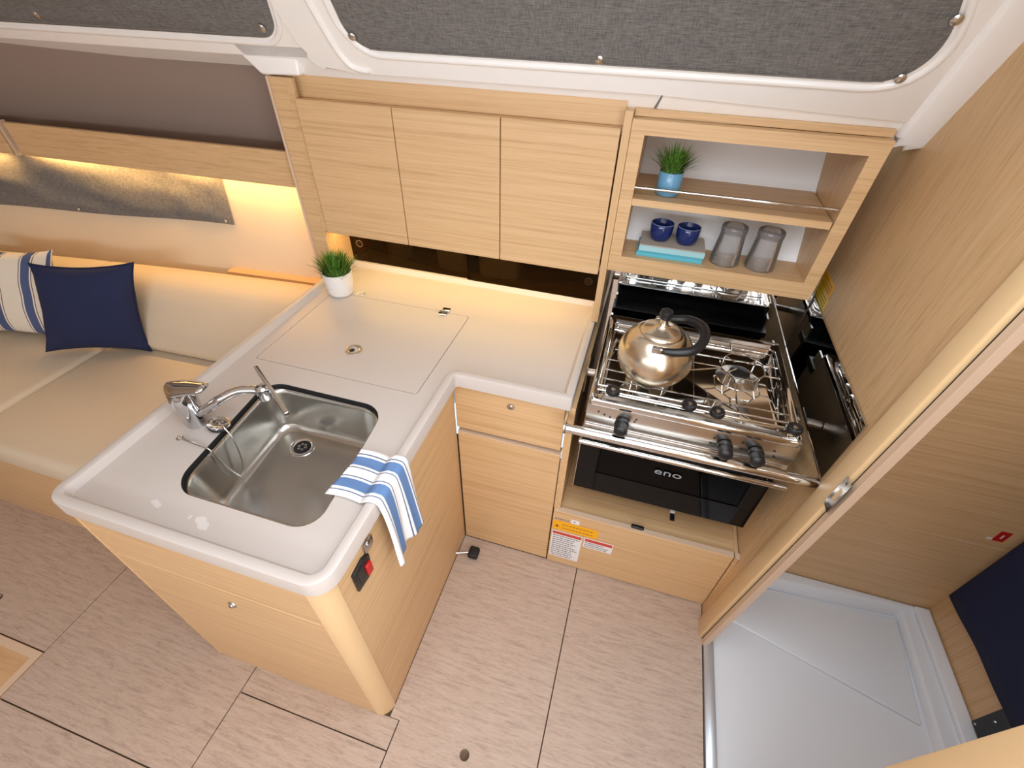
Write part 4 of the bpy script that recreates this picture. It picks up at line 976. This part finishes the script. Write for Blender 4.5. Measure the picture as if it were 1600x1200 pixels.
# ---- shelf fascia boards and window curtain on the hull side
fb = mk('shelf_fascia', xf(box(-1.995, -0.726, 0.432, 0.450, 1.226, 1.345, 0.003), lambda x, y, z: (x, y + 0.35 * hull(x), z)), oak_x, None); tag(fb, 'oak fascia board along the open shelf, ending at the wall cabinet', 'fascia board')
fb = mk('shelf_fascia', xf(box(-3.5, -2.045, 0.432, 0.450, 1.226, 1.345, 0.003), lambda x, y, z: (x, y + 0.35 * hull(x), z)), oak_x, None); tag(fb, 'oak fascia board past the gap, farther from the wall cabinet', 'fascia board')
for x_, lab in ((-2.022, 'pale bracket closing the gap between the two fascia boards'), (-0.724, 'thin pale end strip between fascia board and wall cabinet')):
    o = mk('fascia_bracket', xf(box(x_ - 0.012, x_ + 0.001, 0.436, 0.462, 1.222, 1.347), lambda x, y, z: (x, y + 0.35 * hull(x), z)), edge); tag(o, lab, 'bracket')
cu = empty('window_curtain', (-1.8, 0.5, 0.98), 'taupe canvas curtain snapped over the hull window above the settee', 'curtain')
def hw(x, z): return 0.50 + (z - 0.50) * 0.045 / 0.735 + 0.8 * hull(x)
def curt(i, j, w_=1.0):
    x = -2.46 + (i) * 1.30 + (1 - j) * (0.02 - 0.07 * (1 - i)) - 0.03 * i * (1 - j); z = 0.985 + 0.022 * i + (0.235 - 0.022 * i) * j + 0.004 * math.sin(i * 9) * (1 - j)
    ed = min(1, i * 14, (1 - i) * 14, j * 6, (1 - j) * 2.2)
    fold = noise.noise(Vector((x * 5 + z * 6, z * 9, 2.0))) + 0.4 * noise.noise(Vector((x * 16, z * 14, 7.0)))
    return (x, hw(x, z) - 0.006 - 0.015 * ed * (1 + 1.2 * fold) * (0.5 + 0.5 * j), z)
vf = grid(curt, 90, 18); mk('canvas', (vf[0], vf[1]), curtfab, cu, True, angle=80)
for i in (0.03, 0.44, 0.975):
    p = curt(i, 0.06); mk('snap_fastener', lathe([(0.008, 0.0), (0.008, -0.002), (0.005, -0.005), (0.0, -0.0055)], (p[0], p[1] - 0.001, p[2]), 16, 'y', capb=False), brushed, cu, True)

# ---- warm LED strips
area('led_under_cabinet', (-0.15, 0.455, 1.096), (math.radians(0), 0, 0), 0.95, 0.02, 2.0, (1.0, 0.66, 0.22))
for k, x_ in enumerate((-1.05, -1.75, -2.45, -3.1)):     # the strip runs on past the left edge of the picture
    area('led_hull_strip' if x_ > -2.3 else 'led_hull_strip_offscreen', (x_, 0.482 + 0.5 * hull(x_), 1.222), (math.radians(0), 0, 0), 0.68, 0.02, 2.3, (1.0, 0.56, 0.17))

# ================================================================ head compartment fittings
tr = empty('shower_tray', (1.4, -0.2, -0.03), 'white moulded shower tray floor beyond the doorway', 'shower tray')
mk('tray_floor', box(1.0145, 1.797, -0.795, 0.209, -0.03, 0.0), pan, tr)
mk('raised_floor', bevelled(prism([(1.06, -0.035), (1.66, -0.205), (1.69, 0.155), (1.20, 0.125), (1.05, 0.10)], 'z', -0.002, 0.010), 0.007, 3), pan, tr, True)
mk('side_curb', bevelled(hexa([(1.66, -0.60, -0.002), (1.785, -0.60, -0.002), (1.785, 0.205, -0.002), (1.69, 0.205, -0.002), (1.675, -0.60, 0.028), (1.785, -0.60, 0.028), (1.785, 0.205, 0.028), (1.705, 0.205, 0.028)]), 0.008, 3), pan, tr, True)
mk('outer_curb', bevelled(box(1.745, 1.798, -0.60, 0.208, 0.02, 0.046), 0.008, 3), pan, tr, True)
mk('back_cove', bevelled(hexa([(1.02, 0.12, -0.002), (1.75, 0.165, -0.002), (1.75, 0.21, -0.002), (1.02, 0.21, -0.002), (1.02, 0.15, 0.04), (1.75, 0.19, 0.04), (1.75, 0.21, 0.04), (1.02, 0.21, 0.04)]), 0.008, 3), pan, tr, True)
# dark blue cloth hanging on the far side
def hang(i, j):
    y = 0.185 - 0.50 * i; z = 0.19 + 0.022 * math.sin(i * 2.2) + (1.25 - 0.19) * j
    return (1.785 - 0.012 - 0.007 * (1 + math.sin(i * 13 + 0.8 * math.sin(j * 4))) * (0.3 + 0.9 * j), y, z)
vf = grid(hang, 60, 20)
cl = mk('hanging_towel', (vf[0], vf[1]), navy2, None, True, angle=80); tag(cl, 'dark navy towel hanging on the side wall above the shower tray', 'towel')
md = cl.modifiers.new('cloth_thickness', 'SOLIDIFY'); md.thickness = 0.004; md.offset = 0
gl_ = empty('wall_grille', (1.80, -0.22, 0.06), 'black vent grille low on the shower wall under the towel', 'grille')
mk('grille_plate', box(1.788, 1.7995, -0.30, -0.160, 0.050, 0.235, 0.002), blacko, gl_)
for z_ in (0.062, 0.142, 0.222): mk('grille_screw', lathe([(0.004, 0), (0.003, -0.002), (0.0, -0.002)], (1.7879, -0.172 if z_ < 0.1 else -0.185, z_), 10, 'x', capb=False), chrome, gl_, True)
rl = empty('safety_label', (1.75, 0.2115, 0.50), 'small red and white safety label on the brown shower wall', 'label')
mk('red_sheet', box(1.722, 1.752, 0.2105, 0.2115, 0.497, 0.545), red, rl)
mk('white_mark', box(1.735, 1.739, 0.2098, 0.2104, 0.512, 0.530), st_white, rl)
mk('white_tab', box(1.708, 1.7215, 0.2105, 0.2115, 0.497, 0.506), st_white, rl)
for vf_, nm in ((box(1.45, 1.79, 0.2110, 0.2122, 0.456, 0.458), 'panel_joint'), (box(1.447, 1.449, 0.2110, 0.2122, 0.10, 0.456), 'panel_joint')):
    mk(nm, vf_, edge, bpy.data.objects['wall_head_back'])
